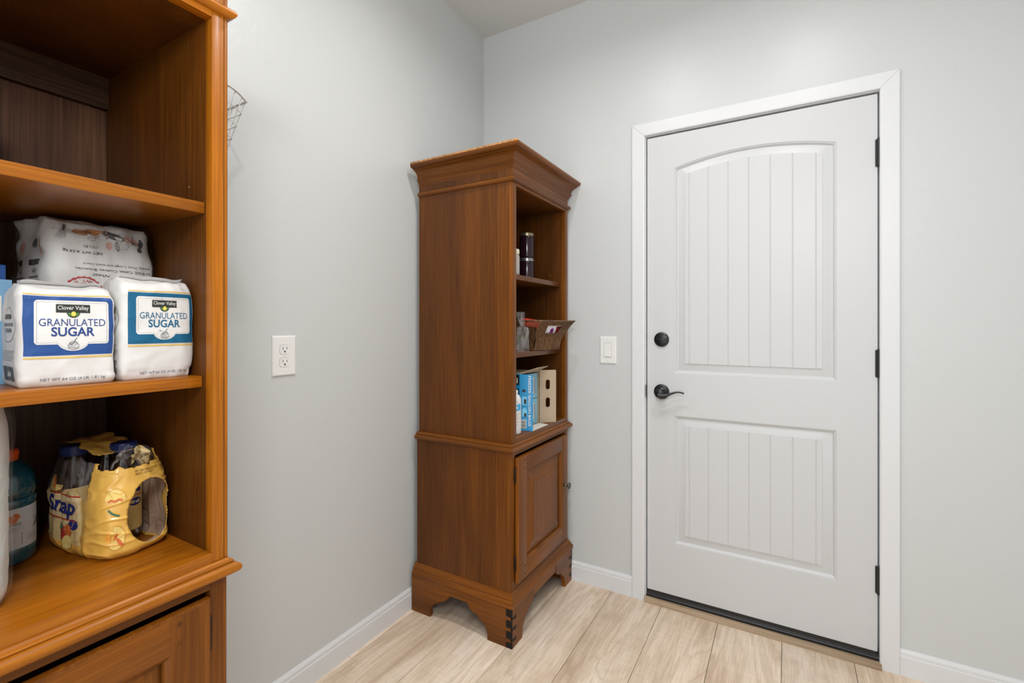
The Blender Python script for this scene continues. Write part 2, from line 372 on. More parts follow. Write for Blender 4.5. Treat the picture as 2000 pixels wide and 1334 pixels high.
# ------------------------------------------------------------------ switch and outlet
def plate(name, axis, c, wd, ht, lab, cat):
    """axis 'x': on the left wall facing +x; 'y': on the back wall facing -y; local: a right, b up, c out"""
    e = empty(name, c, label=lab, cat=cat)
    f = (lambda p: Vector((p.z, p.x, p.y))) if axis == 'x' else (lambda p: Vector((p.x, -p.z, p.y)))
    t = .0065; a = .0045; m = MB(); h, v = wd / 2, ht / 2
    R = [(h, v, 0), (h, v, .0015), (h - .0012, v - .0012, .0042), (h - a, v - a, t)]
    V = []; F = []
    for x, y, z in R: V += [(-x, -y, z), (x, -y, z), (x, y, z), (-x, y, z)]
    for r in range(3):
        for i in range(4): F.append((r * 4 + i, r * 4 + (i + 1) % 4, r * 4 + 4 + (i + 1) % 4, r * 4 + 4 + i))
    F.append((12, 13, 14, 15)); m.add(V, F); m.map(f).obj('wall_plate', PLATE, e)
    return e, f, t
e, f, t = plate('light_switch', 'y', (.6873, 0, 1.0996), .078, .1255, 'white rocker light switch on the grey wall left of the door', 'switch')
m = MB(); m.box(-.0170, .0170, -.0338, .0338, t - .0004, t + .0003, 0); m.map(f).obj('switch_recess', HOLE, e)
m = MB(); m.box(-.0163, .0163, -.0331, .0331, t, t + .0012, 0, .0004); m.map(f).obj('switch_frame', PLATE, e)
m = MB(); m.add([(-.0130, -.0285, t + .0012), (.0130, -.0285, t + .0012), (.0130, -.0285, t + .0052), (-.0130, -.0285, t + .0052), (-.013, .0, t + .0022), (.013, .0, t + .0022), (-.013, .0285, t + .0012), (.013, .0285, t + .0012), (-.013, .0285, t + .0026), (.013, .0285, t + .0026), (-.013, -.028, t), (.013, -.028, t)],
               [(0, 1, 2, 3), (3, 2, 5, 4), (4, 5, 9, 8), (8, 9, 7, 6), (0, 3, 4, 8, 6), (1, 7, 9, 5, 2)])
m.map(f).obj('rocker', PLATE, e)
for s in (-1, 1):
    m = MB(); m.lathe([(.0032, t - .0003), (.0030, t + .0006), (0, t + .0009)], 16, 0, (0, s * .0485)); m.map(f).obj('screw', PLATE, e, smooth=True)
e, f, t = plate('wall_outlet', 'x', (0, -1.1622, 1.1148), .0825, .129, 'white duplex power outlet on the grey left wall', 'outlet')
for s in (-1, 1):
    def oval(w, h, n=40):
        P = []
        for i in range(n):
            a = 2 * PI * i / n; x, y = 1.18 * w * math.cos(a), 1.18 * h * math.sin(a) * 1.02
            P.append((max(-w, min(w, x)), s * .0205 + max(-h, min(h, y))))
        return P
    m = MB(); m.prism(oval(.0178, .0152), t - .0005, t + .0002, lambda u, v, a: (u, v, a)); m.map(f).obj('socket_gap', HOLE, e)
    m = MB(); m.prism(oval(.0173, .0147), t - .0003, t + .0012, lambda u, v, a: (u, v, a)); so = m.map(f).obj('socket', PLATE, e)
    m = MB(); y0 = s * .0205
    m.box(-.0078, -.0056, y0 - .0012, y0 + .0082, t + .0010, t + .00135); m.box(.0056, .0078, y0 - .0002, y0 + .0076, t + .0010, t + .00135)
    m.lathe([(.0031, t + .0010), (.0031, t + .00135)], 16, 0, (0, y0 - .0070)); m.map(f).obj('slot', HOLE, so)
m = MB(); m.lathe([(.0032, t - .0003), (.0030, t + .0006), (0, t + .0009)], 16); m.map(f).obj('screw', PLATE, e, smooth=True)

# ------------------------------------------------------------------ bookcases
def side_piece(prof, which, xb, xf, y0, y1, g=.0):
    """one mitred run of moulding: profile (p out, z); which in near, front, far"""
    A = {'near': (lambda p, z: (xb, y0 - p, z), lambda p, z: (xf + p, y0 - p, z)),
         'front': (lambda p, z: (xf + p, y0 - p, z), lambda p, z: (xf + p, y1 + p, z)),
         'far': (lambda p, z: (xf + p, y1 + p, z), lambda p, z: (xb, y1 + p, z))}[which]
    n = len(prof); V = [A[0](*q) for q in prof] + [A[1](*q) for q in prof]
    F = [(i, i + 1, n + i + 1, n + i) for i in range(n - 1)] + [tuple(range(n)), tuple(range(n, 2 * n))[::-1], (n - 1, 0, n, 2 * n - 1)]
    return V, F
CROWN = [(0, 1.812), (.0015, 1.8150), (.0035, 1.8200), (.0095, 1.8285), (.0100, 1.8305), (.0125, 1.8315), (.0150, 1.8345), (.0150, 1.8375), (.0128, 1.8405), (.0105, 1.8415),
         (.0118, 1.8470), (.0150, 1.8545), (.0200, 1.8615), (.0270, 1.8670), (.0350, 1.8698), (.0385, 1.8702), (.0385, 1.8735), (.0430, 1.8745), (.0475, 1.8755), (.0530, 1.8775), (.0568, 1.8815), (.0578, 1.8860)]
NOSE_T = [(.0578, 1.8860), (.0570, 1.8905), (.0545, 1.8935), (.0500, 1.8955), (-.002, 1.8955)]
ASTR = [(0, 1.7640), (.0030, 1.7645), (.0085, 1.7670), (.0115, 1.7715), (.0118, 1.7755), (.0100, 1.7795), (.0060, 1.7820), (0, 1.7828)]
WAIST = [(-.014, .7270), (.0020, .7270), (.0100, .7285), (.0165, .7330), (.0190, .7385), (.0180, .7435), (.0140, .7475), (.0085, .7492), (.0075, .7492), (.0075, .7510), (.0092, .7520), (.0078, .7545), (.0035, .7562), (.0018, .7590), (-.014, .7590)]
BASEM = [(-.002, .1470), (.0180, .1470), (.0200, .1515), (.0205, .1585), (.0190, .1655), (.0150, .1710), (.0118, .1730), (.0118, .1748), (.0125, .1765), (.0112, .1800), (.0070, .1855), (.0030, .1925), (.0015, .1985), (-.002, .1985)]
W_X0, W_Y0, W_Z0 = W_X, W_Y, W_Z
PINH = mat('pin_hole_brass', (.30, .20, .09), .5)
def bookcase(name, loc, dz, hinge_far, label, s1, s2, W_X, W_Y, W_Z, W_INX):
    B = empty(name, loc, label=label, cat='bookcase', group='matching cherry bookcases')
    def zz(z): return z + dz
    XB, XF = .030, .495
    UY0, UY1 = .0318, .5548; LY0, LY1 = .0188, .5528
    def bx(n, x0, x1, y0, y1, z0, z1, mt, b=.0, **k): return box(n, x0, x1, y0, y1, zz(z0), zz(z1), mt, B, b, **k)
    # upper case
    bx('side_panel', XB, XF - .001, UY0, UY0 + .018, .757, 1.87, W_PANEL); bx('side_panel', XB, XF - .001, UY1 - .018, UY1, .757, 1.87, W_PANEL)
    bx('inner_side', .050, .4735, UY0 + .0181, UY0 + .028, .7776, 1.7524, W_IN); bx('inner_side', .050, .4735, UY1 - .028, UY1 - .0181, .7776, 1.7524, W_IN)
    for s, y in ((1, UY0), (-1, UY1)):
        a, b = sorted((y + s * .0075, y + s * .0281)); bx('stile', .474, XF, a, b, .760, 1.80, W_Z, .0008)
        a, b = sorted((y - s * .0002, y + s * .0062)); bx('edge_bead', .478, XF - .0004, a, b, .760, 1.80, W_Z, .0022)
        a, b = sorted((y + s * .0040, y + s * .0100)); bx('quirk', .476, XF - .0035, a, b, .760, 1.80, W_IN)
    bx('top_rail', .474, XF - .0002, UY0 + .028, UY1 - .028, 1.7525, 1.80, W_Y, .0008)
    bx('top_panel', XB, .474, UY0 + .018, UY1 - .018, 1.7525, 1.770, W_IN)
    bx('frieze', .476, XF, UY0 + .0005, UY1 - .0005, 1.8001, 1.892, W_Y)
    bx('frieze_post', .4735, XF + .0002, UY0 - .0006, UY0 + .003, 1.783, 1.814, W_Z)
    bx('back_panel', .036, .0496, UY0 + .018, UY1 - .018, .77, 1.77, W_BACK)
    bx('back_cleat', .0497, .0632, UY0 + .0281, UY1 - .0281, 1.682, 1.7524, W_STRIP, .0006)
    bx('sill', .0497, .4950, UY0 + .0282, UY1 - .0282, .7545, .7775, W_INX, .0008)
    for n, z, xfr in (('shelf', s1, .4685), ('shelf', s2, .4600)):
        xfr += .004 if hinge_far else 0
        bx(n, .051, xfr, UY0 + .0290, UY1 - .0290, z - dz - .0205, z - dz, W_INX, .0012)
    # shelf pin holes in rows up the inner sides
    for yy, s in ((UY0 + .028, 1), (UY1 - .028, -1)):
        m = MB()
        for xh in (.10, .415):
            for k in (6, 7, 12, 13):
                m.lathe([(.0022, 0), (.0022, .0004)], 8, 0, (xh, zz(.870 + .045 * k)))
        m.map(lambda p: Vector((p.x, yy + s * p.z, p.y))).obj('pin_holes', PINH, B, kind='stuff')
    # crown, astragal, waist and base mouldings, each in three mitred runs
    for pr, nm, mats, y0, y1 in ((CROWN, 'crown_molding', None, UY0, UY1), (ASTR, 'astragal', None, UY0, UY1), (WAIST, 'waist_molding', None, LY0, LY1), (BASEM, 'base_molding', None, LY0, LY1)):
        for wh in ('near', 'front', 'far'):
            pp = [(p, zz(z)) for p, z in pr]
            if nm == 'crown_molding':
                pp = pp + ([(p, zz(z)) for p, z in NOSE_T[1:]] if wh == 'front' else [(p, zz(z)) for p, z in NOSE_T[1:2]]) + ([] if wh == 'front' else [(-.002, zz(1.8905))])
            pp = [(-.004, pp[0][1])] + pp + ([(-.004, pp[-1][1])] if pp[-1][0] > 0 else [])
            V, F = side_piece(pp, wh, XB - .012 * (nm == 'base_molding'), XF, y0, y1)
            mesh_obj(nm, V, F, W_Y if wh == 'front' else W_X, B, smooth=True, angle=38)
            if nm == 'crown_molding' and wh != 'front':
                V, F = side_piece([(-.002, zz(1.8906)), (.0560, zz(1.8906)), (.0566, zz(1.8918)), (.0560, zz(1.8984)), (-.002, zz(1.8984))], wh, XB, XF, y0, y1)
                mesh_obj('worn_top_edge', V, F, W_RAW, B, label='pale worn wood edge along the top')
    # lower case: base cherry on both, the near one's shade carried by colour
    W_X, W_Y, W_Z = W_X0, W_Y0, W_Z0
    bx('side_panel', XB, XF - .001, LY0, LY0 + .018, .150, .7275, W_PANEL); bx('side_panel', XB, XF - .001, LY1 - .018, LY1, .150, .7275, W_PANEL)
    bx('back_panel', .036, .050, LY0 + .018, LY1 - .018, .150, .7275, W_BACK)
    bx('case_bottom', .050, .474, LY0 + .018, LY1 - .018, .175, .193, W_IN)
    for s, y in ((1, LY0), (-1, LY1)):
        a, b = sorted((y + s * .0070, y + s * .0290)); bx('stile', .474, XF, a, b, .150, .727, W_Z, .0006)
        a, b = sorted((y - s * .0002, y + s * .0060)); bx('edge_bead', .478, XF - .0004, a, b, .150, .727, W_Z, .002)
        a, b = sorted((y + s * .0040, y + s * .0090)); bx('quirk', .476, XF - .0035, a, b, .150, .727, W_IN)
    bx('face_rail', .474, XF - .0002, LY0 + .029, LY1 - .029, .712, .727, W_Y); bx('face_rail', .474, XF - .0002, LY0 + .029, LY1 - .029, .150, .220, W_Y)
    # door
    D = empty('cabinet_door', (0, 0, 0), parent=B)
    dy0, dy1, dz0, dz1 = .0480, .5170, .2225, .7045; xf, xr = .5125, .4975
    st = .064
    def db(n, *a, **k): return box(n, a[0], a[1], a[2], a[3], zz(a[4]), zz(a[5]), a[6], D, a[7] if len(a) > 7 else 0, **k)
    # thumbnail lip around the door
    V = []; F = []
    for o, x in ((0, xr), (0, xf - .0045), (.0015, xf - .0012), (.0045, xf), (.0045, xr)):
        V += [(x, dy0 + o, zz(dz0 + o)), (x, dy1 - o, zz(dz0 + o)), (x, dy1 - o, zz(dz1 - o)), (x, dy0 + o, zz(dz1 - o))]
    for r in range(4):
        for i in range(4): F.append((r * 4 + i, r * 4 + (i + 1) % 4, r * 4 + 4 + (i + 1) % 4, r * 4 + 4 + i))
    mesh_obj('lip', V, F, W_Z, D, smooth=True, angle=40)
    db('door_stile', xr, xf, dy0 + .0045, dy0 + st, dz0 + .0045, dz1 - .0045, W_Z, .0005); db('door_stile', xr, xf, dy1 - st, dy1 - .0045, dz0 + .0045, dz1 - .0045, W_Z, .0005)
    db('door_rail', xr, xf - .0001, dy0 + st + .0001, dy1 - st - .0001, dz1 - st, dz1 - .0045, W_Y, .0005); db('door_rail', xr, xf - .0001, dy0 + st + .0001, dy1 - st - .0001, dz0 + .0045, dz0 + st, W_Y, .0005)
    V = []; F = []
    a0, a1, b0, b1 = dy0 + st, dy1 - st, dz0 + st, dz1 - st
    R = [(0, xf), (.0015, xf - .0015), (.0045, xf - .0035), (.0085, xf - .0080), (.0090, xf - .0130)]
    for o, x in R: V += [(x, a0 + o, zz(b0 + o)), (x, a1 - o, zz(b0 + o)), (x, a1 - o, zz(b1 - o)), (x, a0 + o, zz(b1 - o))]
    for r in range(len(R) - 1):
        for i in range(4): F.append((r * 4 + i, r * 4 + 4 + i, r * 4 + 4 + (i + 1) % 4, r * 4 + (i + 1) % 4))
    mesh_obj('sticking', V, F, W_Z, D, smooth=True, angle=40)
    V = []; F = []
    R = [(.0080, xf - .0140), (.0095, xf - .0138), (.0600, xf - .0020), (.0608, xf + .0004)]
    for o, x in R: V += [(x, a0 + o, zz(b0 + o)), (x, a1 - o, zz(b0 + o)), (x, a1 - o, zz(b1 - o)), (x, a0 + o, zz(b1 - o))]
    for r in range(len(R) - 1):
        for i in range(4): F.append((r * 4 + i, r * 4 + 4 + i, r * 4 + 4 + (i + 1) % 4, r * 4 + (i + 1) % 4))
    F.append((12, 15, 14, 13)); mesh_obj('raised_panel', V, F, W_Z, D)
    for yy in (dy0 + st - .0130, dy1 - st + .0130):
        for z in (dz1 - .018, dz1 - .050, dz0 + .018, dz0 + .050):
            m = MB(); m.lathe([(.0042, 0), (.0042, .0004), (.0036, .0005), (.0034, .0003), (0, .0004)], 20, 0)
            m.map(lambda p: Vector((p.z, p.x, p.y))).obj('peg', W_IN, D, loc=(xf, yy, zz(z)), smooth=True, angle=30)
    hy = dy1 + .0035 if hinge_far else dy0 - .0035
    for z in (.6375, .299):
        m = MB(); m.lathe([(.0012, z + .033), (.0032, z + .0305), (.0022, z + .0290), (.0036, z + .0275), (.0036, z - .0275), (.0022, z - .0290), (.003, z - .031), (.001, z - .033)][::-1], 14, 0, (.4995, hy))
        m.box(.4955, .4985, hy - .004, hy + .004, z - .027, z + .027)
        m.map(lambda p: Vector((p.x, p.y, p.z + dz))).obj('hinge', HINGE_BR, D, smooth=True, angle=50)
    ky = dy0 + .038 if hinge_far else dy1 - .036
    m = MB(); m.lathe([(.0095, 0), (.0098, .0015), (.0060, .0035), (.0045, .0065), (.0045, .014), (.0075, .0175), (.0135, .0200), (.0150, .0225), (.0145, .0250), (.0105, .0262), (.0090, .0250), (.0080, .0262), (.0050, .0285), (0, .0290)], 28)
    m.map(lambda p: Vector((p.z, p.x, p.y))).obj('knob', PEWTER, D, loc=(xf, ky, zz(.476)), smooth=True, angle=40)
    # bracket base: ogee-cut boards; taller by dz where the piece stands higher
    cut = [(.1165, 0), (.1160, .030), (.1215, .044), (.1330, .056), (.1480, .0655), (.1600, .069), (.1625, .069), (.1650, .0770), (.1850, .0835), (.2000, .0930), (.2110, .1060), (.2190, .1165)]
    def cutz(P): return [(x, z + (dz if z > 0 else 0)) for x, z in P]
    right = [(.3050, .1165), (.3085, .1080), (.3170, .0970), (.3320, .0880), (.3480, .0830), (.3590, .0780), (.3600, .0715), (.3720, .0670), (.3860, .0560), (.3955, .0400), (.4005, .0220), (.4010, 0)]
    poly = [(.0160, 0), *cutz(cut), *cutz(right), (.5108, 0), (.5108, .1470 + dz), (.0160, .1470 + dz)]
    for y0, y1 in ((0, .018), (.5503, .5683)):
        m = MB(); m.prism(poly, y0, y1, lambda u, v, a: (u, a, v)); m.obj('bracket_side', W_X, B)
    bl = [(.018, 0), (.0780, 0), (.0800, .022), (.0850, .042), (.0960, .060), (.1130, .0730), (.1220, .0775), (.1250, .0850), (.1480, .0900), (.1650, .0990), (.1760, .1110), (.1780, .1200)]
    m = MB(); m.prism([(0.0182, 0)] + cutz(bl[1:]) + [(.1780, .1469 + dz), (.0182, .1469 + dz)], .4928, .5107, lambda u, v, a: (a, u, v)); m.obj('bracket_front', W_Y, B)
    m = MB(); m.prism([(.5683 - u, v) for u, v in [(0.0182, 0)] + cutz(bl[1:]) + [(.1780, .1469 + dz), (.0182, .1469 + dz)]], .4928, .5107, lambda u, v, a: (a, u, v)); m.obj('bracket_front', W_Y, B)
    box('bracket_rail', .4900, .5085, .1782, .3901, .1150 + dz, .1469 + dz, W_Y, B)
    for y, s in ((0, 1), (.5683, -1)):
        for k, (z0, z1) in enumerate(((.1165, .1468), (.0755, .1055), (.0345, .0650), (.0005, .0240))):
            m = MB(); ya, yb = sorted((y - s * .0005, y + s * .004)); m.add([(.4845, ya, z0 + .002), (.4845, ya, z1 - .002), (.5111, ya, z0), (.5111, ya, z1), (.4845, yb, z0 + .002), (.4845, yb, z1 - .002), (.5111, yb, z0), (.5111, yb, z1)],
                                        [(0, 1, 3, 2), (4, 6, 7, 5), (0, 2, 6, 4), (1, 5, 7, 3), (0, 4, 5, 1), (2, 3, 7, 6)])
            m.map(lambda p: Vector((p.x, p.y, p.z + dz))).obj('dovetail', BLACKWOOD, B)
        for z0, z1 in ((.1040, .1180), (.0635, .0785), (.0225, .0370)):
            m = MB(); y0_, y1_ = y, y + s * .0305
            a, b = (z0 + .004, z1 - .001)
            V = [(.5060, y0_, a), (.5112, y0_, a), (.5112, y0_, b), (.5060, y0_, b), (.5060, y1_, z0), (.5112, y1_, z0), (.5112, y1_, z1), (.5060, y1_, z1)]
            m.add(V, [(0, 1, 2, 3), (4, 7, 6, 5), (0, 4, 5, 1), (3, 2, 6, 7), (1, 5, 6, 2), (0, 3, 7, 4)])
            m.map(lambda p: Vector((p.x, p.y, p.z + dz))).obj('dovetail', BLACKWOOD, B)
    return B
S1c, S2c = 1.4165, 1.1030
S1l, S2l = 1.4375, 1.1180
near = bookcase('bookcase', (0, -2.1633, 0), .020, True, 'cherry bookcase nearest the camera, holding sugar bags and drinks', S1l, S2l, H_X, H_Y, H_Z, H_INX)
far = bookcase('bookcase', (0, -.5788, 0), 0.0, False, 'cherry bookcase standing in the corner beside the white door', S1c, S2c, W_X, W_Y, W_Z, W_INX)
SILL_L, SILL_C = .7975, .7775

#PART2
# ------------------------------------------------------------------ printed matter: flat shapes mapped on to a surface
def text2d(s, width=None, height=None, bold=0.0, shear=0.0, spacing=1.0, sub=0):
    """glyph mesh centred on the origin, scaled to width / height"""
    c = bpy.data.curves.new('t', 'FONT'); c.body = s; c.offset = bold; c.shear = shear; c.space_character = spacing; c.resolution_u = 3; c.size = 1
    c.align_x = 'LEFT'
    o = bpy.data.objects.new('t', c); me = bpy.data.meshes.new_from_object(o)
    V = [(v.co.x, v.co.y) for v in me.vertices]; F = [tuple(p.vertices) for p in me.polygons]
    bpy.data.objects.remove(o); bpy.data.curves.remove(c); bpy.data.meshes.remove(me)
    if sub:
        bm = bmesh.new(); vs = [bm.verts.new((x, y, 0)) for x, y in V]
        for f_ in F: bm.faces.new([vs[i] for i in f_])
        bmesh.ops.triangulate(bm, faces=bm.faces)
        for _ in range(3): 
            el = [e_ for e_ in bm.edges if e_.calc_length() > sub]
            if el: bmesh.ops.subdivide_edges(bm, edges=el, cuts=1); bmesh.ops.triangulate(bm, faces=[f_ for f_ in bm.faces if len(f_.verts) > 3])
        bm.verts.index_update(); V = [(v.co.x, v.co.y) for v in bm.verts]; F = [tuple(v.index for v in f_.verts) for f_ in bm.faces]; bm.free()
    if not V: return [], []
    x0, x1 = min(v[0] for v in V), max(v[0] for v in V); y0, y1 = min(v[1] for v in V), max(v[1] for v in V)
    sx = width / (x1 - x0) if width else None; sy = height / (y1 - y0) if height else None
    sx = sx or sy; sy = sy or sx
    return [((x - (x0 + x1) / 2) * sx, (y - (y0 + y1) / 2) * sy) for x, y in V], F
class Print:
    """collects 2D shapes (a, b) with a material and a layer"""
    def __init__(s): s.v = []; s.f = []; s.m = []
    def poly(s, V, F, m, layer, c=(0, 0), rot=0):
        n = len(s.v); ca, sa = math.cos(rot), math.sin(rot)
        s.v += [(c[0] + x * ca - y * sa, c[1] + x * sa + y * ca, layer) for x, y in V]; s.f += [tuple(i + n for i in q) for q in F]; s.m += [m] * len(F)
    def column(s, x0, x1, top, bot, m, layer, nx=16, nz=6, **k):
        V = []; F = []
        for i in range(nx + 1):
            x = x0 + (x1 - x0) * i / nx; t, b = top(x), bot(x)
            V += [(x, b + (t - b) * j / nz) for j in range(nz + 1)]
        for i in range(nx):
            for j in range(nz): F.append((i * (nz + 1) + j, (i + 1) * (nz + 1) + j, (i + 1) * (nz + 1) + j + 1, i * (nz + 1) + j + 1))
        s.poly(V, F, m, layer, **k)
    def rect(s, x0, x1, z0, z1, m, layer, nx=8, nz=3, **k): s.column(x0, x1, lambda x: z1, lambda x: z0, m, layer, nx, nz, **k)
    def text(s, t, c, m, layer, rot=0, **k):
        V, F = text2d(t, **k); s.poly(V, F, m, layer, c, rot)
    def line(s, pts, wd, m, layer, **k):
        V = []; F = []
        for i, p in enumerate(pts):
            a = Vector(pts[max(i - 1, 0)]); b = Vector(pts[min(i + 1, len(pts) - 1)]); d = (b - a); d = d.normalized() if d.length > 0 else Vector((1, 0)); n = Vector((-d.y, d.x)) * wd / 2
            V += [tuple(Vector(p) + n), tuple(Vector(p) - n)]
        F = [(2 * i, 2 * i + 1, 2 * i + 3, 2 * i + 2) for i in range(len(pts) - 1)]
        s.poly(V, F, m, layer, **k)
    def ell(s, rx, rz, m, layer, n=24, a0=0, a1=2 * PI, **k):
        s.poly([(0, 0)] + [(rx * math.cos(a0 + (a1 - a0) * i / n), rz * math.sin(a0 + (a1 - a0) * i / n)) for i in range(n + 1)], [(0, i + 1, i + 2) for i in range(n)], m, layer, **k)
    def arc(s, rx, rz, wd, m, layer, a0=0, a1=2 * PI, n=24, **k):
        s.line([(rx * math.cos(a0 + (a1 - a0) * i / n), rz * math.sin(a0 + (a1 - a0) * i / n)) for i in range(n + 1)], wd, m, layer, **k)
    def obj(s, name, mats, fn, parent, step=.00035, **k):
        return mesh_obj(name, [fn(a, b, step * l) for a, b, l in s.v], s.f, mats, parent, fm=s.m, fix=False, **k)
def barcode(P, x0, x1, z0, z1, m, layer, n=22, seed=3, vert=False):
    r = random.Random(seed); x = x0
    while x < x1:
        w_ = (x1 - x0) / n * r.choice((.35, .6, 1.0)); 
        P.poly([(x, z0), (min(x + w_, x1), z0), (min(x + w_, x1), z1), (x, z1)] if not vert else [(z0, x), (z1, x), (z1, min(x + w_, x1)), (z0, min(x + w_, x1))], [(0, 1, 2, 3)], m, layer)
        x += w_ + (x1 - x0) / n * r.choice((.4, .7))
PAPER = mat('sugar_paper', (.66, .65, .635), .55, spec=.35); bump(PAPER, noise_tex(PAPER, coords(PAPER), 60, 4, .6, .6), .25, .0015)
def ink(n, c, r=.5): return mat(n, S(c), r, spec=.3)
I_BLUE = ink('ink_blue', (40, 76, 138)); I_TEAL = ink('ink_teal', (24, 92, 128)); I_GOLD = ink('ink_gold', (214, 178, 92)); I_DARK = ink('ink_charcoal', (52, 54, 52))
I_GREY = ink('ink_grey', (96, 100, 110)); I_WHITE = ink('ink_white', (226, 224, 218)); I_GREEN = ink('ink_green', (84, 130, 66)); I_YEL = ink('ink_yellow', (230, 206, 96))
I_RED = ink('ink_red', (186, 40, 36)); I_PINK = ink('ink_salmon', (224, 172, 158)); I_TAN = ink('ink_tan', (190, 128, 78)); I_LG = ink('ink_pale_grey', (150, 150, 150)); I_NAVY = ink('ink_navy', (32, 44, 120))
I_BLACK = ink('ink_black', (28, 28, 30)); I_ORANGE = ink('ink_orange', (226, 128, 40)); I_PURP = ink('ink_purple', (128, 40, 132)); I_LB = ink('ink_light_blue', (120, 190, 224))

def bag_deform(D, W, H, seed, crumple=.0016, bulge=.004, top=.16, topdrop=.012):
    def f(p, off=0.0):
        x, y, z = p; a = (x + D / 2) / (D / 2); b = (y - W / 2) / (W / 2); t = z / H
        mx = max(abs(a), abs(b), 1e-6); k = mx / ((abs(a) ** 10 + abs(b) ** 10) ** (1 / 10))
        a *= k; b *= k
        pin = 0.0
        if t > 1 - top: pin = ((t - (1 - top)) / top) ** 2 * .16
        if t < .07: pin = ((.07 - t) / .07) ** 2 * .07
        bl = math.sin(min(max(t, 0), 1) * PI) ** .6 if 0 < t < 1 else 0
        ga = (1 + bulge / D * 2 * bl * (1 - b * b * .8)) * (1 - pin); gb = (1 + bulge / W * 1.2 * bl * (1 - a * a * .8)) * (1 - pin * .7)
        q = Vector((a * ga * D / 2 - D / 2, b * gb * W / 2 + W / 2, z))
        s = Vector((seed * 3.1, seed * 7.7, seed * 1.3))
        n1 = noise.noise(q * 22 + s); n2 = noise.noise(q * 48 + s * 2); n3 = 1 - abs(noise.noise(q * 30 + s * 3)) * 4
        amp = crumple * (1 + 1.6 * max(0, t - .75) * 4 + (1.2 if t < .1 else 0))
        dsp = amp * (n1 * 1.3 + n2 * .6 + max(0, n3) * .35)
        dirn = Vector((a if abs(a) >= abs(b) * .9 else a * .2, b if abs(b) >= abs(a) * .9 else b * .2, 0))
        dirn = dirn.normalized() if dirn.length > 0 else Vector((0, 0, 1))
        q += dirn * (dsp + off)
        if t > .98:
            q.z += topdrop * (-(abs(a) ** 2) * .6 + .35 * noise.noise(Vector((a * 1.7, b * 2.1, seed)))) + off
        elif t > .85:
            q.z += topdrop * (-(abs(a) ** 2) * .6 + .35 * noise.noise(Vector((a * 1.7, b * 2.1, seed)))) * (t - .85) / .15
        return q
    return f
def grid_box(D, W, H, n):
    bm = bmesh.new(); bmesh.ops.create_cube(bm, size=1)
    for v in bm.verts: v.co = Vector((v.co.x * D - D / 2, v.co.y * W + W / 2, v.co.z * H + H / 2))
    bmesh.ops.subdivide_edges(bm, edges=list(bm.edges), cuts=n, use_grid_fill=True)
    bm.verts.index_update(); V = [v.co.copy() for v in bm.verts]; F = [tuple(v.index for v in f.verts) for f in bm.faces]; bm.free(); return V, F
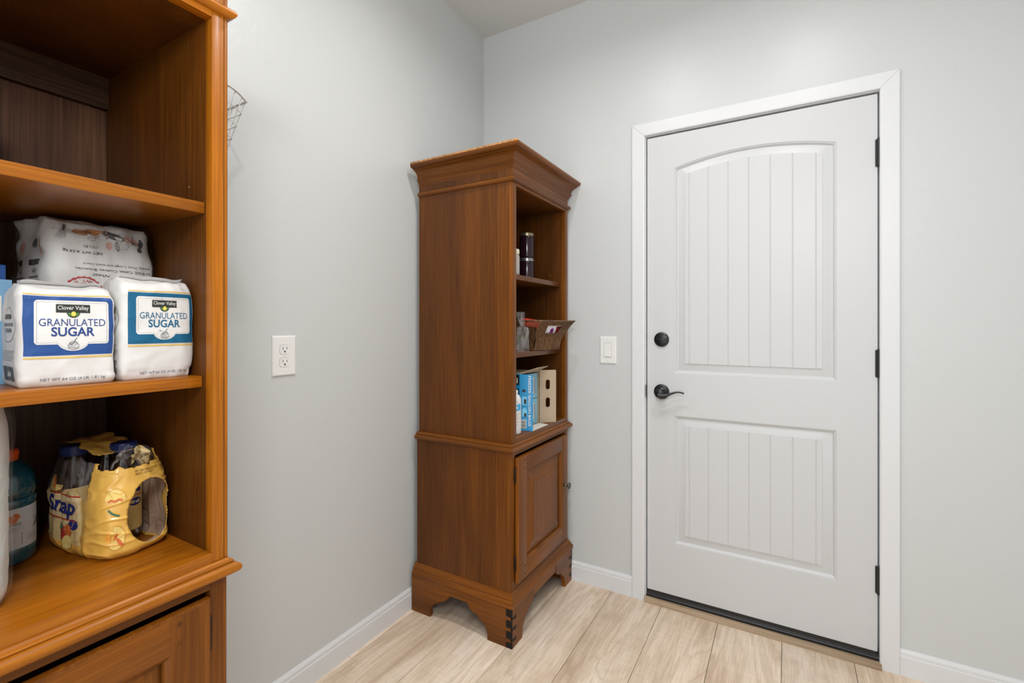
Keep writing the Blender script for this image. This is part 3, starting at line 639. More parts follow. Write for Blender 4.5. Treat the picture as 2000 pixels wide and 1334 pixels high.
def sugar_bag(loc, rz, D, W, H, seed, col, label, zp0, zp1, x0f, x1f, small):
    e = empty('sugar_bag', loc, rz, label=label, cat='sugar bag', group='white paper bags of granulated sugar')
    f = bag_deform(D, W, H, seed); V, F = grid_box(D, W, H, 46)
    mesh_obj('paper_bag', [f(v) for v in V], F, PAPER, e, smooth=True)
    # folded paper tab on the top
    m = MB(); nn = 14
    for i in range(nn + 1):
        y = W * (.03 + .94 * i / nn); p = f(Vector((-D * .30, y, H))); q_ = f(Vector((-D * .72, y, H)))
        m.v += [tuple(p + Vector((0, 0, .0008))), tuple(p + Vector((.006, 0, .0060 + .002 * noise.noise(Vector((y * 40, seed, 0)))))), tuple(q_ + Vector((0, 0, .0075))), tuple(q_ + Vector((0, 0, .0005)))]
    for i in range(nn):
        for j in range(4): m.f.append((i * 4 + j, i * 4 + (j + 1) % 4, i * 4 + 4 + (j + 1) % 4, i * 4 + 4 + j)); m.m.append(0)
    m.f += [(0, 1, 2, 3), tuple(range(nn * 4, nn * 4 + 4))[::-1]]; m.m += [0, 0]
    m.obj('top_fold', PAPER, e, smooth=True, angle=60)
    P = Print(); a0, a1 = W * x0f, W * x1f; w_ = a1 - a0; h_ = zp1 - zp0
    P.rect(a0, a1, zp0 + .0035, zp1 - .0035, 0, 1, 26, 16)
    P.rect(a0, a1, zp0 - .0012, zp0 + .0012, 1, 1, 26, 1); P.rect(a0, a1, zp1 - .0012, zp1 + .0012, 1, 1, 26, 1)
    b0, b1 = a0 + w_ * .115, a1 - w_ * .075; cz, ct = zp0 + h_ * .205, zp1 - h_ * .115; cm = (b0 + b1) / 2; r = .004
    def top(x): d = max(0, r - min(x - b0, b1 - x)); return ct - (r - math.sqrt(max(r * r - d * d, 0)))
    def bot(x, inset=0, R=w_ * .175):
        d = max(0, r - min(x - b0, b1 - x)); z = cz + (r - math.sqrt(max(r * r - d * d, 0)))
        if abs(x - cm) < R: z = min(z, cz + .005 - math.sqrt(R * R - (x - cm) ** 2) * .82 + 0.0)
        return z
    P.column(b0, b1, top, bot, 2, 2, 44, 8)
    # dashed line inside the plaque edge
    ins = .0028; pts = []; n = 34
    pts += [(b0 + ins + (b1 - b0 - 2 * ins) * i / n, ct - ins) for i in range(n + 1)]; pts += [(b1 - ins, ct - ins + (cz - ct + 2 * ins) * i / 22) for i in range(1, 23)]
    pts += [(b1 - ins + (b0 - b1 + 2 * ins) * i / n, max(bot(b1 - ins + (b0 - b1 + 2 * ins) * i / n) + ins * .9, 0)) for i in range(1, n + 1)]; pts += [(b0 + ins, cz + ins + (ct - cz - 2 * ins) * i / 22) for i in range(1, 23)]
    for i in range(0, len(pts) - 1, 1):
        p, q_ = Vector(pts[i]), Vector(pts[i + 1]); P.line([tuple(p), tuple(p.lerp(q_, .6))], .00045, 5, 3)
    # brand tablet with leaves
    lz = zp1 - h_ * .235; P.rect(cm - w_ * .185, cm + w_ * .185, lz - h_ * .068, lz + h_ * .062, 4, 3, 10, 3)
    P.ell(w_ * .072, h_ * .085, 4, 3, 14, PI, 2 * PI, c=(cm, lz - h_ * .062)); P.ell(w_ * .060, h_ * .060, 6, 4, 14, PI, 2 * PI, c=(cm, lz - h_ * .070)); P.ell(w_ * .026, h_ * .038, 7, 5, 12, c=(cm, lz - h_ * .085))
    P.text('Clover Valley', (cm, lz), 2, 4, width=w_ * .335, height=h_ * .082, bold=.006)
    P.text('GRANULATED', (cm, zp0 + h_ * .545), 3, 3, width=w_ * .715, height=h_ * .115, bold=.0)
    P.text('SUGAR', (cm, zp0 + h_ * .40), 3, 3, width=w_ * .47, height=h_ * .145, bold=.022)
    # sack with a scoop, line drawing
    zc = zp0 + h_ * .175; P.arc(w_ * .060, h_ * .055, .0006, 5, 4, c=(cm, zc)); P.arc(w_ * .042, h_ * .030, .0006, 5, 4, c=(cm, zc + h_ * .045)); P.line([(cm - w_ * .04, zc + h_ * .02), (cm, zc + h_ * .045), (cm + .002, zc + h_ * .10), (cm + .004, zc + h_ * .13)], .0008, 5, 4)
    P.line([(cm - w_ * .05, zc), (cm + w_ * .05, zc - h_ * .02)], .0006, 5, 4); P.line([(cm - w_ * .05, zc - .002), (cm + w_ * .04, zc - h_ * .04)], .0006, 5, 4)
    P.text('NET WT 64 OZ (4 LB) 1.81 kg', (cm + .001, small), 5, 1, width=w_ * .70, height=.0056)
    P.obj('printed_label', [col, I_GOLD, PAPER_W, I_DEEP if col is I_BLUE else I_TEAL, I_DARK, I_GREY, I_GREEN, I_YEL], lambda a, b, o: f(Vector((0, a, b)), o + .0003), e)
    # narrow side: small tablet, lines of text, barcode
    Q = Print(); c = -D * .42
    for o in (0,):
        Q.arc(D * .30, H * .165, .0008, 0, 1, c=(c, H * .60), n=28); Q.rect(c - D * .16, c + D * .16, H * .655, H * .70, 1, 1, 4, 2); Q.text('GRANULATED', (c, H * .60), 0, 1, width=D * .42, height=.0052, bold=.03); Q.text('SUGAR', (c, H * .545), 0, 1, width=D * .3, height=.0062, bold=.03)
        for i in range(6): Q.rect(c - D * .28, c + D * .26 - (i % 3) * D * .05, H * (.345 - i * .018), H * (.351 - i * .018), 2, 1, 4, 1)
        barcode(Q, c - D * .30, c + D * .22, H * .06, H * .20, 1, 1)
    Q.obj('side_print', [I_GREY, I_DARK, I_LG], lambda a, b, o: f(Vector((a, 0, b)), o + .0002), e)
    return e
PAPER_W = mat('plaque_white', (.69, .685, .67), .5); I_DEEP = ink('ink_deep_blue', (44, 66, 128))
sugar_bag((.434, -1.8725, S2l), math.radians(-4.5), .113, .1125, .157, 1.0, I_BLUE, 'white sugar bag with royal blue label, left of the two sugar bags', .044, .1425, .035, .985, .0105)
sugar_bag((.4460, -1.7525, S2l), math.radians(2), .090, .1120, .174, 2.4, I_TEAL, 'white sugar bag with teal label, against the bookcase side', .0585, .154, .06, .985, .0110)

# clear crinkled film
def film(name, tint=(1, 1, 1), amount=.12, scale=40, rough=.12):
    m = bpy.data.materials.new(name); m.use_nodes = True; nt = m.node_tree; b = nt.nodes['Principled BSDF']; out = nt.nodes['Material Output']
    b.inputs['Base Color'].default_value = (.80, .79, .78, 1); b.inputs['Roughness'].default_value = rough; b.inputs['Specular IOR Level'].default_value = .9
    t = N(m, 'ShaderNodeBsdfTransparent'); t.inputs[0].default_value = (*tint, 1); mx = N(m, 'ShaderNodeMixShader')
    f = noise_tex(m, coords(m, (1, 1, .35)), scale, 5, .65, 1.5); r = N(m, 'ShaderNodeMapRange'); r.inputs['From Min'].default_value = .45; r.inputs['From Max'].default_value = .78; r.inputs['To Min'].default_value = amount * .45; r.inputs['To Max'].default_value = min(1, amount * 4)
    L(m, f, r.inputs['Value']); L(m, r.outputs[0], mx.inputs[0]); L(m, t.outputs[0], mx.inputs[1]); L(m, b.outputs[0], mx.inputs[2]); L(m, mx.outputs[0], out.inputs['Surface'])
    bump(m, f, .9, .004); return m
FILM = film('clear_film', amount=.055, scale=30); FILM2 = film('clear_film_strong', amount=.07, scale=24)
# flour sack in a clear bag
e = empty('flour_sack', (.308, -1.8040, S2l), math.radians(1), label='large flour sack in clear plastic, printed upside down, behind the sugar bags', cat='flour sack')
FP = mat('flour_paper', (.78, .77, .75), .6); bump(FP, noise_tex(FP, coords(FP), 35, 4, .6, .5), .25, .002)
D_, W_, H_ = .165, .157, .290
ff = bag_deform(D_, W_, H_, 5.5, crumple=.004, bulge=.008, top=.30, topdrop=.020); V, F = grid_box(D_, W_, H_, 24)
mesh_obj('paper_sack', [ff(v) for v in V], F, FP, e, smooth=True)
V, F = grid_box(D_, W_, H_, 34)
def shell(v):
    p = ff(v); c = Vector((-D_ / 2, W_ / 2, H_ * .5)); d = p - c; d.z *= .0
    d = d.normalized() if d.length > 0 else Vector((0, 0, 1)); r = .0020 + .0012 * (1 + noise.noise(p * 38)) + .003 * max(0, 1 - 6 * abs(noise.noise(Vector((p.x * 16, p.y * 16, p.z * 4)))))
    if v.y < .002: r += .004 * math.sin(PI * min(1, v.z / H_))
    p = p + d * r; p.y = min(p.y, W_ + .002); p.z += .0015 if v.z > H_ * .97 else 0
    return p
mesh_obj('plastic_bag', [shell(v) for v in V], F, FILM, e, smooth=True)
P = Print(); U = PI
def tz(v): return v - 1.118
def ty(y): return y + 1.8000
P.text('NET WT 4.54 kg', (ty(-1.757), tz(1.343)), 7, 1, U, width=.055, height=.0062, bold=.008)
P.text('(10 LB)', (ty(-1.746), tz(1.3535)), 7, 1, U, width=.021, height=.0062)
P.text('ancakes, Pizza Dough and much more', (ty(-1.7045), tz(1.3225)), 7, 1, U, width=.105, height=.0052)
P.text('for Bread, Cakes, Cookies, Brownies,', (ty(-1.7095), tz(1.3125)), 7, 1, U, width=.118, height=.0052)
P.text('Bleached Wheat', (ty(-1.712), tz(1.3025)), 7, 1, U, width=.064, height=.0052)
# red seal
c = (ty(-1.756), tz(1.272)); n = 44
P.poly([(0, 0)] + [((.0275 if i % 2 else .0258) * math.cos(2 * PI * i / n), (.0275 if i % 2 else .0258) * math.sin(2 * PI * i / n)) for i in range(n + 1)], [(0, i + 1, i + 2) for i in range(n)], 1, 1, c)
P.ell(.0235, .0235, 5, 2, 30, c=c); P.arc(.0145, .0145, .0007, 1, 3, 0, PI, c=c)
for i, ch in enumerate('CONTENT'):
    a = math.radians(42 + i * 16); P.text(ch, (c[0] + .019 * math.cos(a), c[1] + .019 * math.sin(a)), 1, 3, a + PI / 2 + PI * 0 + PI - PI * 0 if False else a - PI / 2 + PI, height=.0046, bold=.03)
P.text('UN', (c[0] + .003, c[1] + .004), 1, 3, U, width=.022, height=.010, bold=.04)
# row of kitchen drawings along the top
z_ = tz(1.385)
P.ell(.022, .0085, 3, 1, 7, c=(.048, z_)); P.ell(.022, .006, 3, 1, 12, c=(.052, z_ + .006)); P.ell(.014, .0045, 6, 2, 14, c=(.048, z_ + .002))
for i in range(3): P.arc(.0045, .0028, .0006, 0, 3, c=(.038 + .011 * i, z_ + .003))
P.ell(.019, .0085, 2, 1, 14, c=(.088, z_ - .002), rot=-.5); P.rect(-.002, .002, -.012, .012, 4, 2, c=(.079, z_ + .001)); P.arc(.002, .012, .0006, 0, 3, c=(.079, z_ + .001))
P.ell(.009, .009, 4, 1, 8, c=(.112, z_ - .006)); P.ell(.007, .010, 4, 1, 8, c=(.125, z_ - .010), rot=.3); P.ell(.005, .008, 4, 1, 9, c=(.082, z_ - .026))
P.ell(.0055, .013, 2, 1, 14, c=(.137, z_ - .012), rot=-.35); P.ell(.005, .005, 2, 1, 8, c=(.131, z_ - .028))
for k in range(6): P.arc(.0065 - .0004 * k, .0028, .0005, 0, 3, c=(.012 + .0006 * k, z_ - .018 + .0035 * k), n=14)
P.line([(.0155, z_), (.0175, z_ + .018)], .0045, 2, 2); P.line([(.0150, z_ - .004), (.0155, z_)], .001, 0, 2)
for dx in (-.0032, -.0016, 0, .0016, .0032): P.line([(.092 + dx * .3, z_ - .016), (.093 + dx, z_ - .022), (.0945 + dx * 1.2, z_ - .030), (.0955, z_ - .035)], .0005, 0, 3)
P.arc(.0062, .0045, .0006, 0, 3, c=(.055, z_ - .016)); P.line([(.059, z_ - .013), (.066, z_ - .007)], .0009, 0, 3); P.arc(.004, .0055, .0006, 0, 3, -2.2, 1.6, c=(.108, z_ - .024))
P.arc(.0062, .0058, .0006, 0, 3, c=(.103, z_ + .001)); P.line([(.110, z_ - .004), (.115, z_ - .008)], .0009, 0, 3)
P.line([(.122, z_ + .004), (.1215, z_ - .008)], .0012, 0, 3); P.line([(.118, z_ - .008), (.125, z_ - .008), (.125, z_ - .020), (.118, z_ - .020), (.118, z_ - .008)], .0006, 0, 3)
for k in range(3): P.rect(.1192 + .002 * k, .1204 + .002 * k, z_ - .018, z_ - .010, 0, 3, 1, 2)
P.arc(.0070, .0045, .0006, 0, 3, c=(.072, z_ - .010)); P.arc(.006, .005, .0006, 0, 3, -1, 3, c=(.004, z_ - .002))
P.arc(.0028, .0032, .0004, 2, 2, c=(.148, tz(1.325)))
P.obj('printed_label', [I_GREY, I_RED, ink('ink_slate', (92, 92, 96)), I_TAN, I_PINK, FP, ink('ink_brown', (150, 96, 62)), I_BLACK], lambda a, b, o: ff(Vector((0, a, b)), o + .0005), e)
Q = Print()
for (c_, z0) in ((-.052, .150), (-.115, .150)):
    Q.rect(c_ - .022, c_ + .016, z0 + .050, z0 + .060, 0, 1); Q.text('HOW', (c_, z0 + .040), 1, 1, width=.026, height=.008)
    for i in range(12): Q.rect(c_ - .022, c_ + .018 - (i * 7 % 5) * .002, z0 + .028 - .0085 * i, z0 + .0305 - .0085 * i, 1, 1, 3, 1)
Q.ell(.008, .014, 2, 1, 10, c=(-.035, .232)); Q.ell(.012, .009, 3, 1, 9, c=(-.062, .240)); Q.ell(.008, .012, 2, 1, 10, c=(-.105, .232)); Q.ell(.010, .007, 3, 1, 8, c=(-.140, .240))
Q.obj('side_print', [I_DARK, I_GREY, I_PINK, ink('ink_slate2', (92, 92, 96))], lambda a, b, o: ff(Vector((a, 0, b)), o + .0005), e)
# boxes at the left edge of that shelf
def carton(name, loc, rz, dx, dy, dz, mt, label, cat, prints=(), **k):
    e = empty(name, loc, rz, label=label, cat=cat, **k); m = MB(); m.box(0, dx, 0, dy, 0, dz, 0, .0010); m.obj('card_box', mt, e, smooth=True, angle=40)
    P = Print(); mats = []
    for kind, a, mt2 in prints:
        mats.append(mt2); i = len(mats) - 1
        if kind == 'rect': P.rect(*a, i, 1)
        else: P.text(a[0], a[1], i, 2, width=a[2], height=a[3], bold=.02, rot=a[4] if len(a) > 4 else 0)
    if mats: P.obj('printed_label', mats, lambda a, b, o: Vector((dx + .0003 + o, a, b)), e)
    return e
BL1 = mat('box_blue', S((34, 82, 150)), .4); BL2 = mat('box_sky', S((128, 176, 212)), .4)
carton('snack_box', (.272, -1.962, S2l), 0, .022, .109, .192, BL1, 'dark blue box standing behind the light blue box', 'box', [('rect', (.02, .10, .150, .156), I_LB), ('rect', (.04, .10, .168, .171), I_LB), ('rect', (.03, .095, .12, .135), I_WHITE)])
carton('snack_box', (.300, -1.965, S2l), 0, .026, .112, .166, BL2, 'light blue box behind the blue-labelled sugar bag', 'box', [('rect', (.01, .10, .10, .14), I_WHITE)])
# dark mill on the top shelf
m = MB(); e = empty('pepper_mill', (.205, -1.8790, S1l), label='dark turned mill with grey ribbed collar, at the edge of the top shelf', cat='mill')
GLB = mat('dark_gloss', (.018, .012, .010), .25)
m.lathe([(.030, 0), (.033, .003), (.033, .060), (.031, .064)], 32); m.obj('mill_base', GLB, e, smooth=True, angle=40)
m = MB(); m.lathe([(.030, .062), (.0345, .064), (.0345, .068), (.0325, .070), (.0345, .072), (.0345, .076), (.0325, .078), (.0345, .080), (.0335, .0835)], 32); m.obj('collar', mat('grey_collar', (.10, .105, .09), .4), e, smooth=True, angle=40)
m = MB(); m.lathe([(.0325, .083), (.0320, .088), (.0280, .098), (.0245, .108), (.0232, .125), (.0228, .150), (.0250, .165), (.018, .178), (0, .182)], 32); m.obj('mill_top', GLB, e, smooth=True, angle=60)

# ------------------------------------------------------------------ bottom of the near bookcase
# teal sports drink
e = empty('drink_bottle', (.2150, -1.8390, SILL_L), math.radians(28), label='large teal sports drink bottle with an orange cap', cat='bottle')
TEAL = mat('teal_drink', (.004, .070, .105), .12, coat=.6, coat_r=.05, spec=.6)
m = MB(); m.lathe([(.030, 0), (.038, .002), (.0415, .008), (.0420, .020), (.0425, .028), (.0412, .031), (.0412, .101), (.0425, .104), (.0425, .110), (.0412, .113), (.0395, .115), (.0412, .118), (.0425, .124), (.0425, .132), (.0400, .147), (.0350, .160), (.0270, .1695), (.0195, .1750), (.0165, .1785), (.0160, .184)], 40)
m.obj('bottle_body', TEAL, e, smooth=True, angle=60)
m = MB(); pr = [(.0185, .1765)]
m.lathe([(.0165, .1768), (.0192, .1772), (.0195, .1780), (.0192, .1835), (.0195, .1840), (.0193, .1935), (.0180, .1965), (.014, .1972), (0, .1972)], 44)
for k in range(40):
    a = 2 * PI * k / 40; m.tube([(.0193 * math.cos(a), .0193 * math.sin(a), .1850), (.0193 * math.cos(a), .0193 * math.sin(a), .1930)], .0006, 5)
m.obj('cap', mat('orange_cap', (.66, .10, .012), .4), e, smooth=True, angle=60)
P = Print(); Rb = .0416
P.rect(-2.6 * Rb, 1.75 * Rb, .026, .099, 0, 0, 60, 2)
P.rect(-.95 * Rb, -.15 * Rb, .070, .0745, 1, 1, 12, 1); P.text('Zero', (.98 * Rb, .067), 2, 1, height=.020, bold=.05); P.text('0', (1.1 * Rb, .088), 2, 1, height=.014, bold=.05)
P.ell(.007, .006, 3, 1, 9, c=(-.55 * Rb, .083)); P.ell(.004, .006, 3, 1, 7, c=(-.30 * Rb, .086), rot=.6); P.ell(.006, .004, 3, 1, 7, c=(-.40 * Rb, .0785), rot=.3)
for i in range(3): P.rect(-.9 * Rb, (-.1 - .1 * i) * Rb, .0660 - i * .003, .0670 - i * .003, 1, 1, 10, 1)
barcode(P, .0355, .0560, -.95 * Rb, -.12 * Rb, 4, 1, 14, 5, vert=True)
for i in range(4): P.rect(.05 * Rb, .55 * Rb, .040 + i * .003, .041 + i * .003, 1, 1, 8, 1)
P.obj('printed_label', [mat('bottle_label', (.52, .55, .58), .35), I_LG, ink('ink_smoke', (70, 86, 90)), ink('ink_athlete', (196, 112, 66)), I_BLACK],
      lambda a, b, o: Vector(((Rb + .0002 + o) * math.cos(a / Rb), (Rb + .0002 + o) * math.sin(a / Rb), b)), e, smooth=True)

# white quilted pack in clear plastic, cut by the frame
e = empty('towel_pack', (.372, -1.932, SILL_L), 0, label='white paper towel roll in clear plastic at the left edge', cat='towel roll')
TOW = mat('towel_paper', (.58, .555, .53), .75); bump(TOW, noise_tex(TOW, coords(TOW), 90, 3, .5), .4, .0015)
def roll(z, a, off=0):
    r = .0625 * (1 - .10 * max(0, (z - .255) / .04) ** 2 - .18 * max(0, (.03 - z) / .03) ** 2) + .0018 * noise.noise(Vector((math.cos(a) * 2.2, math.sin(a) * 2.2, z * 14))) + .0010 * noise.noise(Vector((math.cos(a) * 7, math.sin(a) * 7, z * 60))) + off
    return Vector((r * math.cos(a), r * math.sin(a), z))
def tubegrid(fn, z0, z1, nz, na, a0=0, a1=2 * PI, cap=True):
    V = [fn(z0 + (z1 - z0) * j / nz, a0 + (a1 - a0) * i / na) for j in range(nz + 1) for i in range(na)]; F = [(j * na + i, j * na + (i + 1) % na, (j + 1) * na + (i + 1) % na, (j + 1) * na + i) for j in range(nz) for i in range(na)]
    if cap: F += [tuple(range(na))[::-1], tuple(range(nz * na, nz * na + na))]
    return V, F
V, F = tubegrid(roll, .0, .293, 50, 64); mesh_obj('paper_roll', V, F, TOW, e, smooth=True, angle=60)
V, F = tubegrid(lambda z, a: roll(z, a, .0022 + .0022 * (1 + noise.noise(Vector((math.cos(a) * 4, math.sin(a) * 4, z * 9)))) + (.022 * math.exp(-((a - 2.05) / .28) ** 2) * max(0, min(1, (z - .12) / .12)) if z < .29 else 0)), .001, .2955, 44, 80)
mesh_obj('plastic_wrap', V, F, FILM2, e, smooth=True)
P = Print(); TL = ink('ink_mint', (150, 202, 206)); r = random.Random(4)
for i in range(9):
    for j in range(34): P.ell(.0012, .0012, 0, 1, 6, c=(-.020 + i * .0065 + (j % 2) * .003, .035 + j * .0055))
P.obj('printed_label', [TL, ink('ink_pale_mint', (200, 222, 222))], lambda a, b, o: roll(b, .55 + a / .0625, o + .0012), e)

# six-pack of tea in torn yellow shrink wrap
e = empty('tea_pack', (.2800, -1.7125, SILL_L), math.radians(8), label='torn yellow shrink-wrapped pack of peach tea bottles', cat='drink pack')
AX, AY = .1060, .0600
def pk(z, a, off=0):
    ca, sa = math.cos(a), math.sin(a)
    r = 1 / ((abs(ca) / AX) ** 4 + (abs(sa) / AY) ** 4) ** .25
    x, y = r * ca, r * sa
    lobe = 0
    if abs(y) / AY > abs(x) / AX: lobe = .0032 * max(0, 1 - abs(abs(x) - .032) / .012) ** 1.3
    else: lobe = .0035 * max(0, 1 - abs(y) / .014) ** 1.5 * (0 if x > 0 else 1)
    front = max(0, min(1, (x / AX - .35) / .4))
    t = 1.0
    if z < .018: t = 1 - .16 * ((.018 - z) / .018) ** 2
    if z > .105: t = 1 - (.30 - .04 * front) * ((z - .105) / .085) ** 1.5
    t -= .035 * math.exp(-((z - .070) / .020) ** 2) * (1 - front)        # waist of the bottles
    y_ = y * t * (1 - .06 * front * max(0, (z - .1) / .06)); x_ = x * t
    d = Vector((x, y, 0)).normalized()
    n_ = noise.noise(Vector((x * 30, y * 30, z * 14))) * .0020 + noise.noise(Vector((x * 80, y * 80, z * 50))) * .0009 + .0018 * max(0, 1 - 5 * abs(noise.noise(Vector((x * 20 + 3, y * 20, z * 40)))))
    return Vector((x_, y_, z)) + d * (off + n_ * (1 + .35 * front) - lobe)
YF = mat('yellow_film', S((226, 178, 84)), .3, coat=.4, coat_r=.12); bump(YF, noise_tex(YF, coords(YF), 70, 4, .6, .6), .35, .002)
CREAM = mat('cream_film', S((222, 196, 138)), .3, coat=.3, coat_r=.15)
GREYF = mat('film_inside', S((176, 150, 132)), .35, coat=.3)
NA, NZ = 260, 110; ZT = .178
mats_ = [YF, CREAM, FILM2, GREYF]
def build_wrap():
    V = []; F = []; M = []
    for j in range(NZ + 1):
        for i in range(NA):
            a = 2 * PI * i / NA; V.append(pk(ZT * j / NZ, a))
    for j in range(NZ):
        z = ZT * (j + .5) / NZ
        for i in range(NA):
            a = 2 * PI * (i + .5) / NA; p = pk(z, a); fr = p.x > AX * .55
            if p.x > AX * .45 and ((p.y - .0140) / .0400) ** 2 + ((z - .074) / .058) ** 2 < 1: continue
            edge = .158 + .006 * noise.noise(Vector((p.y * 90, p.x * 60, 2))) 
            if fr and z > edge: continue
            if not fr and z > .170 + .012 * noise.noise(Vector((p.x * 50, p.y * 50, 7))): continue
            left = p.y < -AY * .55 and p.x < .030
            clear_line = .112 + .010 * math.sin(p.x * 95 + 1.0)
            mt = 0
            if not fr and p.x < .050 and z > clear_line: mt = 2
            elif left and z > .022: mt = 1
            F.append((j * NA + i, j * NA + (i + 1) % NA, (j + 1) * NA + (i + 1) % NA, (j + 1) * NA + i)); M.append(mt)
    return V, F, M
def snap(V, F, ey, ez, NAx, low):
    # pull the cut edge of the film on to a clean oval
    cnt = {}
    for f_ in F:
        for k in range(4):
            e_ = tuple(sorted((f_[k], f_[(k + 1) % 4]))); cnt[e_] = cnt.get(e_, 0) + 1
    for e_, n_ in cnt.items():
        if n_ == 1:
            for i_ in e_:
                p = Vector(V[i_]); a_, b_ = (p.y - .0140) / ey, (p.z - .074) / ez; g_ = math.hypot(a_, b_)
                if p.x > AX * .3 and .8 < g_ < 1.25: p.y = .0140 + ey * a_ / g_; p.z = .074 + ez * b_ / g_; V[i_] = p
V, F, M = build_wrap(); snap(V, F, .0400, .058, NA, 0)
def pick(ms): 
    idx = [k for k in range(len(F)) if M[k] in ms]; used = sorted({v for k in idx for v in F[k]}); mp = {v: n for n, v in enumerate(used)}
    return [V[v] for v in used], [tuple(mp[v] for v in F[k]) for k in idx], [M[k] for k in idx]
v_, f_, m_ = pick((0, 1)); wr = mesh_obj('printed_wrap', v_, f_, mats_, e, fm=m_, smooth=True)
md = wr.modifiers.new('thick', 'SOLIDIFY'); md.thickness = .0006; md.offset = -1; md.material_offset = 0
v_, f_, m_ = pick((2,)); mesh_obj('clear_wrap', v_, f_, [FILM2], e, smooth=True)
# inner face of the film seen through the opening
V2, F2 = [], []
for j in range(71):
    for i in range(121):
        a = -.15 + 2.3 * i / 120; V2.append(pk(.004 + .140 * j / 70, a, -.0028))
for j in range(70):
    for i in range(120):
        p = V2[j * 121 + i]
        if p.x > AX * .45 and ((p.y - .0140) / .0415) ** 2 + ((p.z - .074) / .0605) ** 2 < 1: continue
        F2.append((j * 121 + i, j * 121 + i + 1, (j + 1) * 121 + i + 1, (j + 1) * 121 + i))
snap(V2, F2, .0415, .0605, 40, 0)
mesh_obj('wrap_lining', V2, F2, GREYF, e, smooth=True, label='greyish inner side of the wrap')
# torn flaps over the caps
def flap(pts_fn, nu, nv, mt, name, **k):
    V = [pts_fn(i / nu, j / nv) for i in range(nu + 1) for j in range(nv + 1)]; F = [(i * (nv + 1) + j, (i + 1) * (nv + 1) + j, (i + 1) * (nv + 1) + j + 1, i * (nv + 1) + j + 1) for i in range(nu) for j in range(nv)]
    o = mesh_obj(name, V, F, mt, e, smooth=True, **k); md = o.modifiers.new('thick', 'SOLIDIFY'); md.thickness = .0005; return o
def rag(u, v, s): return .010 * noise.noise(Vector((u * 4, v * 4, s))) + .0035 * noise.noise(Vector((u * 10, v * 10, s)))
flap(lambda u, v: Vector((-.088 + .110 * u + rag(u * .3, v, 3), -.036 + .074 * v + rag(u, v * .3, 4) + .01 * u, .190 + .004 * math.sin(u * 5) - .012 * u * u + rag(u, v, 5) * .5)), 22, 16, YF, 'torn_flap', label='torn printed flap over the caps')
flap(lambda u, v: Vector((.052 + .022 * u + rag(u, v, 8), -.020 + .052 * v + rag(u, v, 9) * .7, .152 + .032 * u + .010 * math.sin(v * 6) + rag(u, v, 11))), 12, 20, FILM2, 'torn_flap', label='torn clear edge standing up')
flap(lambda u, v: Vector((.056 + .012 * u + rag(u, v, 18), .006 + .030 * v + rag(u, v, 19) * .7, .153 + .026 * u + .008 * math.sin(v * 5) + rag(u, v, 21))), 10, 14, CREAM, 'torn_flap', label='torn cream edge standing up')
# side lettering: on the long side
P = Print()
def side(a, b, o):   # a runs along the long side (local x)
    return pk(b, math.atan2(-AY, a), o + .0009)
def frontf(a, b, o): return pk(b, math.atan2(a, AX), o + .0009)
P.rect(-.084, .020, .064, .0657, 0, 3, 90, 1); P.rect(-.066, .030, .1085, .1105, 0, 3, 90, 1)
P.column(-.086, .030, lambda x: .1085, lambda x: .0655, 2, 1, 90, 24)
P.text('Snap', (-.026, .0860), 1, 4, width=.088, height=.040, bold=.03, shear=.25, sub=.12)
P.ell(.013, .009, 1, 1, 16, c=(.010, .058)); P.text('7', (.010, .058), 2, 2, height=.010)
P.ell(.014, .013, 3, 1, 16, c=(-.018, .040)); P.ell(.010, .011, 6, 2, 14, c=(-.004, .046)); P.ell(.013, .012, 5, 3, 14, c=(-.004, .026)); P.ell(.008, .006, 4, 4, 12, c=(-.022, .053), rot=-.3)
P.text('6', (-.0900, .1260), 1, 2, height=.011, bold=.06); P.text('pack', (-.0870, .1150), 1, 2, height=.005); P.ell(.0065, .013, 1, 1, 16, c=(-.0905, .048))
P.rect(-.08, -.03, .0185, .0195, 7, 1, 10, 1); P.text('tea', (-.075, .024), 7, 1, height=.005, bold=.03)
P.ell(.022, .012, 5, 1, 18, PI * 1.02, PI * 2.0, c=(-.050, .1235)); P.ell(.019, .0185, 5, 1, 12, PI * .5, PI * 1.1, c=(-.052, .1225)); P.ell(.004, .013, 6, 2, 10, c=(-.049, .128), rot=.2)
P.arc(.022, .0125, .0012, 6, 2, PI * 1.02, PI * 1.98, c=(-.050, .1240))
P.obj('printed_label', [I_RED, I_NAVY, ink('ink_cream', (224, 202, 156)), ink('ink_peach_skin', (176, 48, 48)), ink('ink_leaf', (78, 108, 84)), ink('ink_peach', (228, 206, 130)), ink('ink_peach_red', (206, 108, 56)), I_ORANGE], side, e)
P = Print()
P.ell(.017, .019, 0, 1, 18, 0, PI, c=(-.046, .108)); P.line([(-.056, .106), (-.051, .109), (-.046, .106), (-.040, .109), (-.034, .107)], .0035, 1, 2); P.arc(.017, .019, .0008, 6, 2, 0, PI, c=(-.046, .108))
P.line([(-.056, .092), (-.050, .086), (-.044, .082), (-.038, .080)], .0032, 2, 2); P.ell(.014, .021, 0, 1, 18, -PI * .75, PI * .6, c=(-.044, .042)); P.arc(.014, .021, .0008, 6, 2, -PI * .75, PI * .6, c=(-.044, .042)); P.ell(.003, .009, 1, 3, 10, c=(-.038, .034), rot=.5); P.ell(.002, .007, 1, 3, 10, c=(-.044, .044), rot=-.3)
P.rect(-.060, -.052, .034, .052, 3, 1, 3, 4); P.text('50', (-.056, .043), 4, 2, height=.007)
P.text('BY 15B PACK 051275', (.012, .1490), 5, 1, width=.044, height=.0034); P.text('0B2512 2071UCT', (.006, .1440), 5, 1, width=.034, height=.0034)
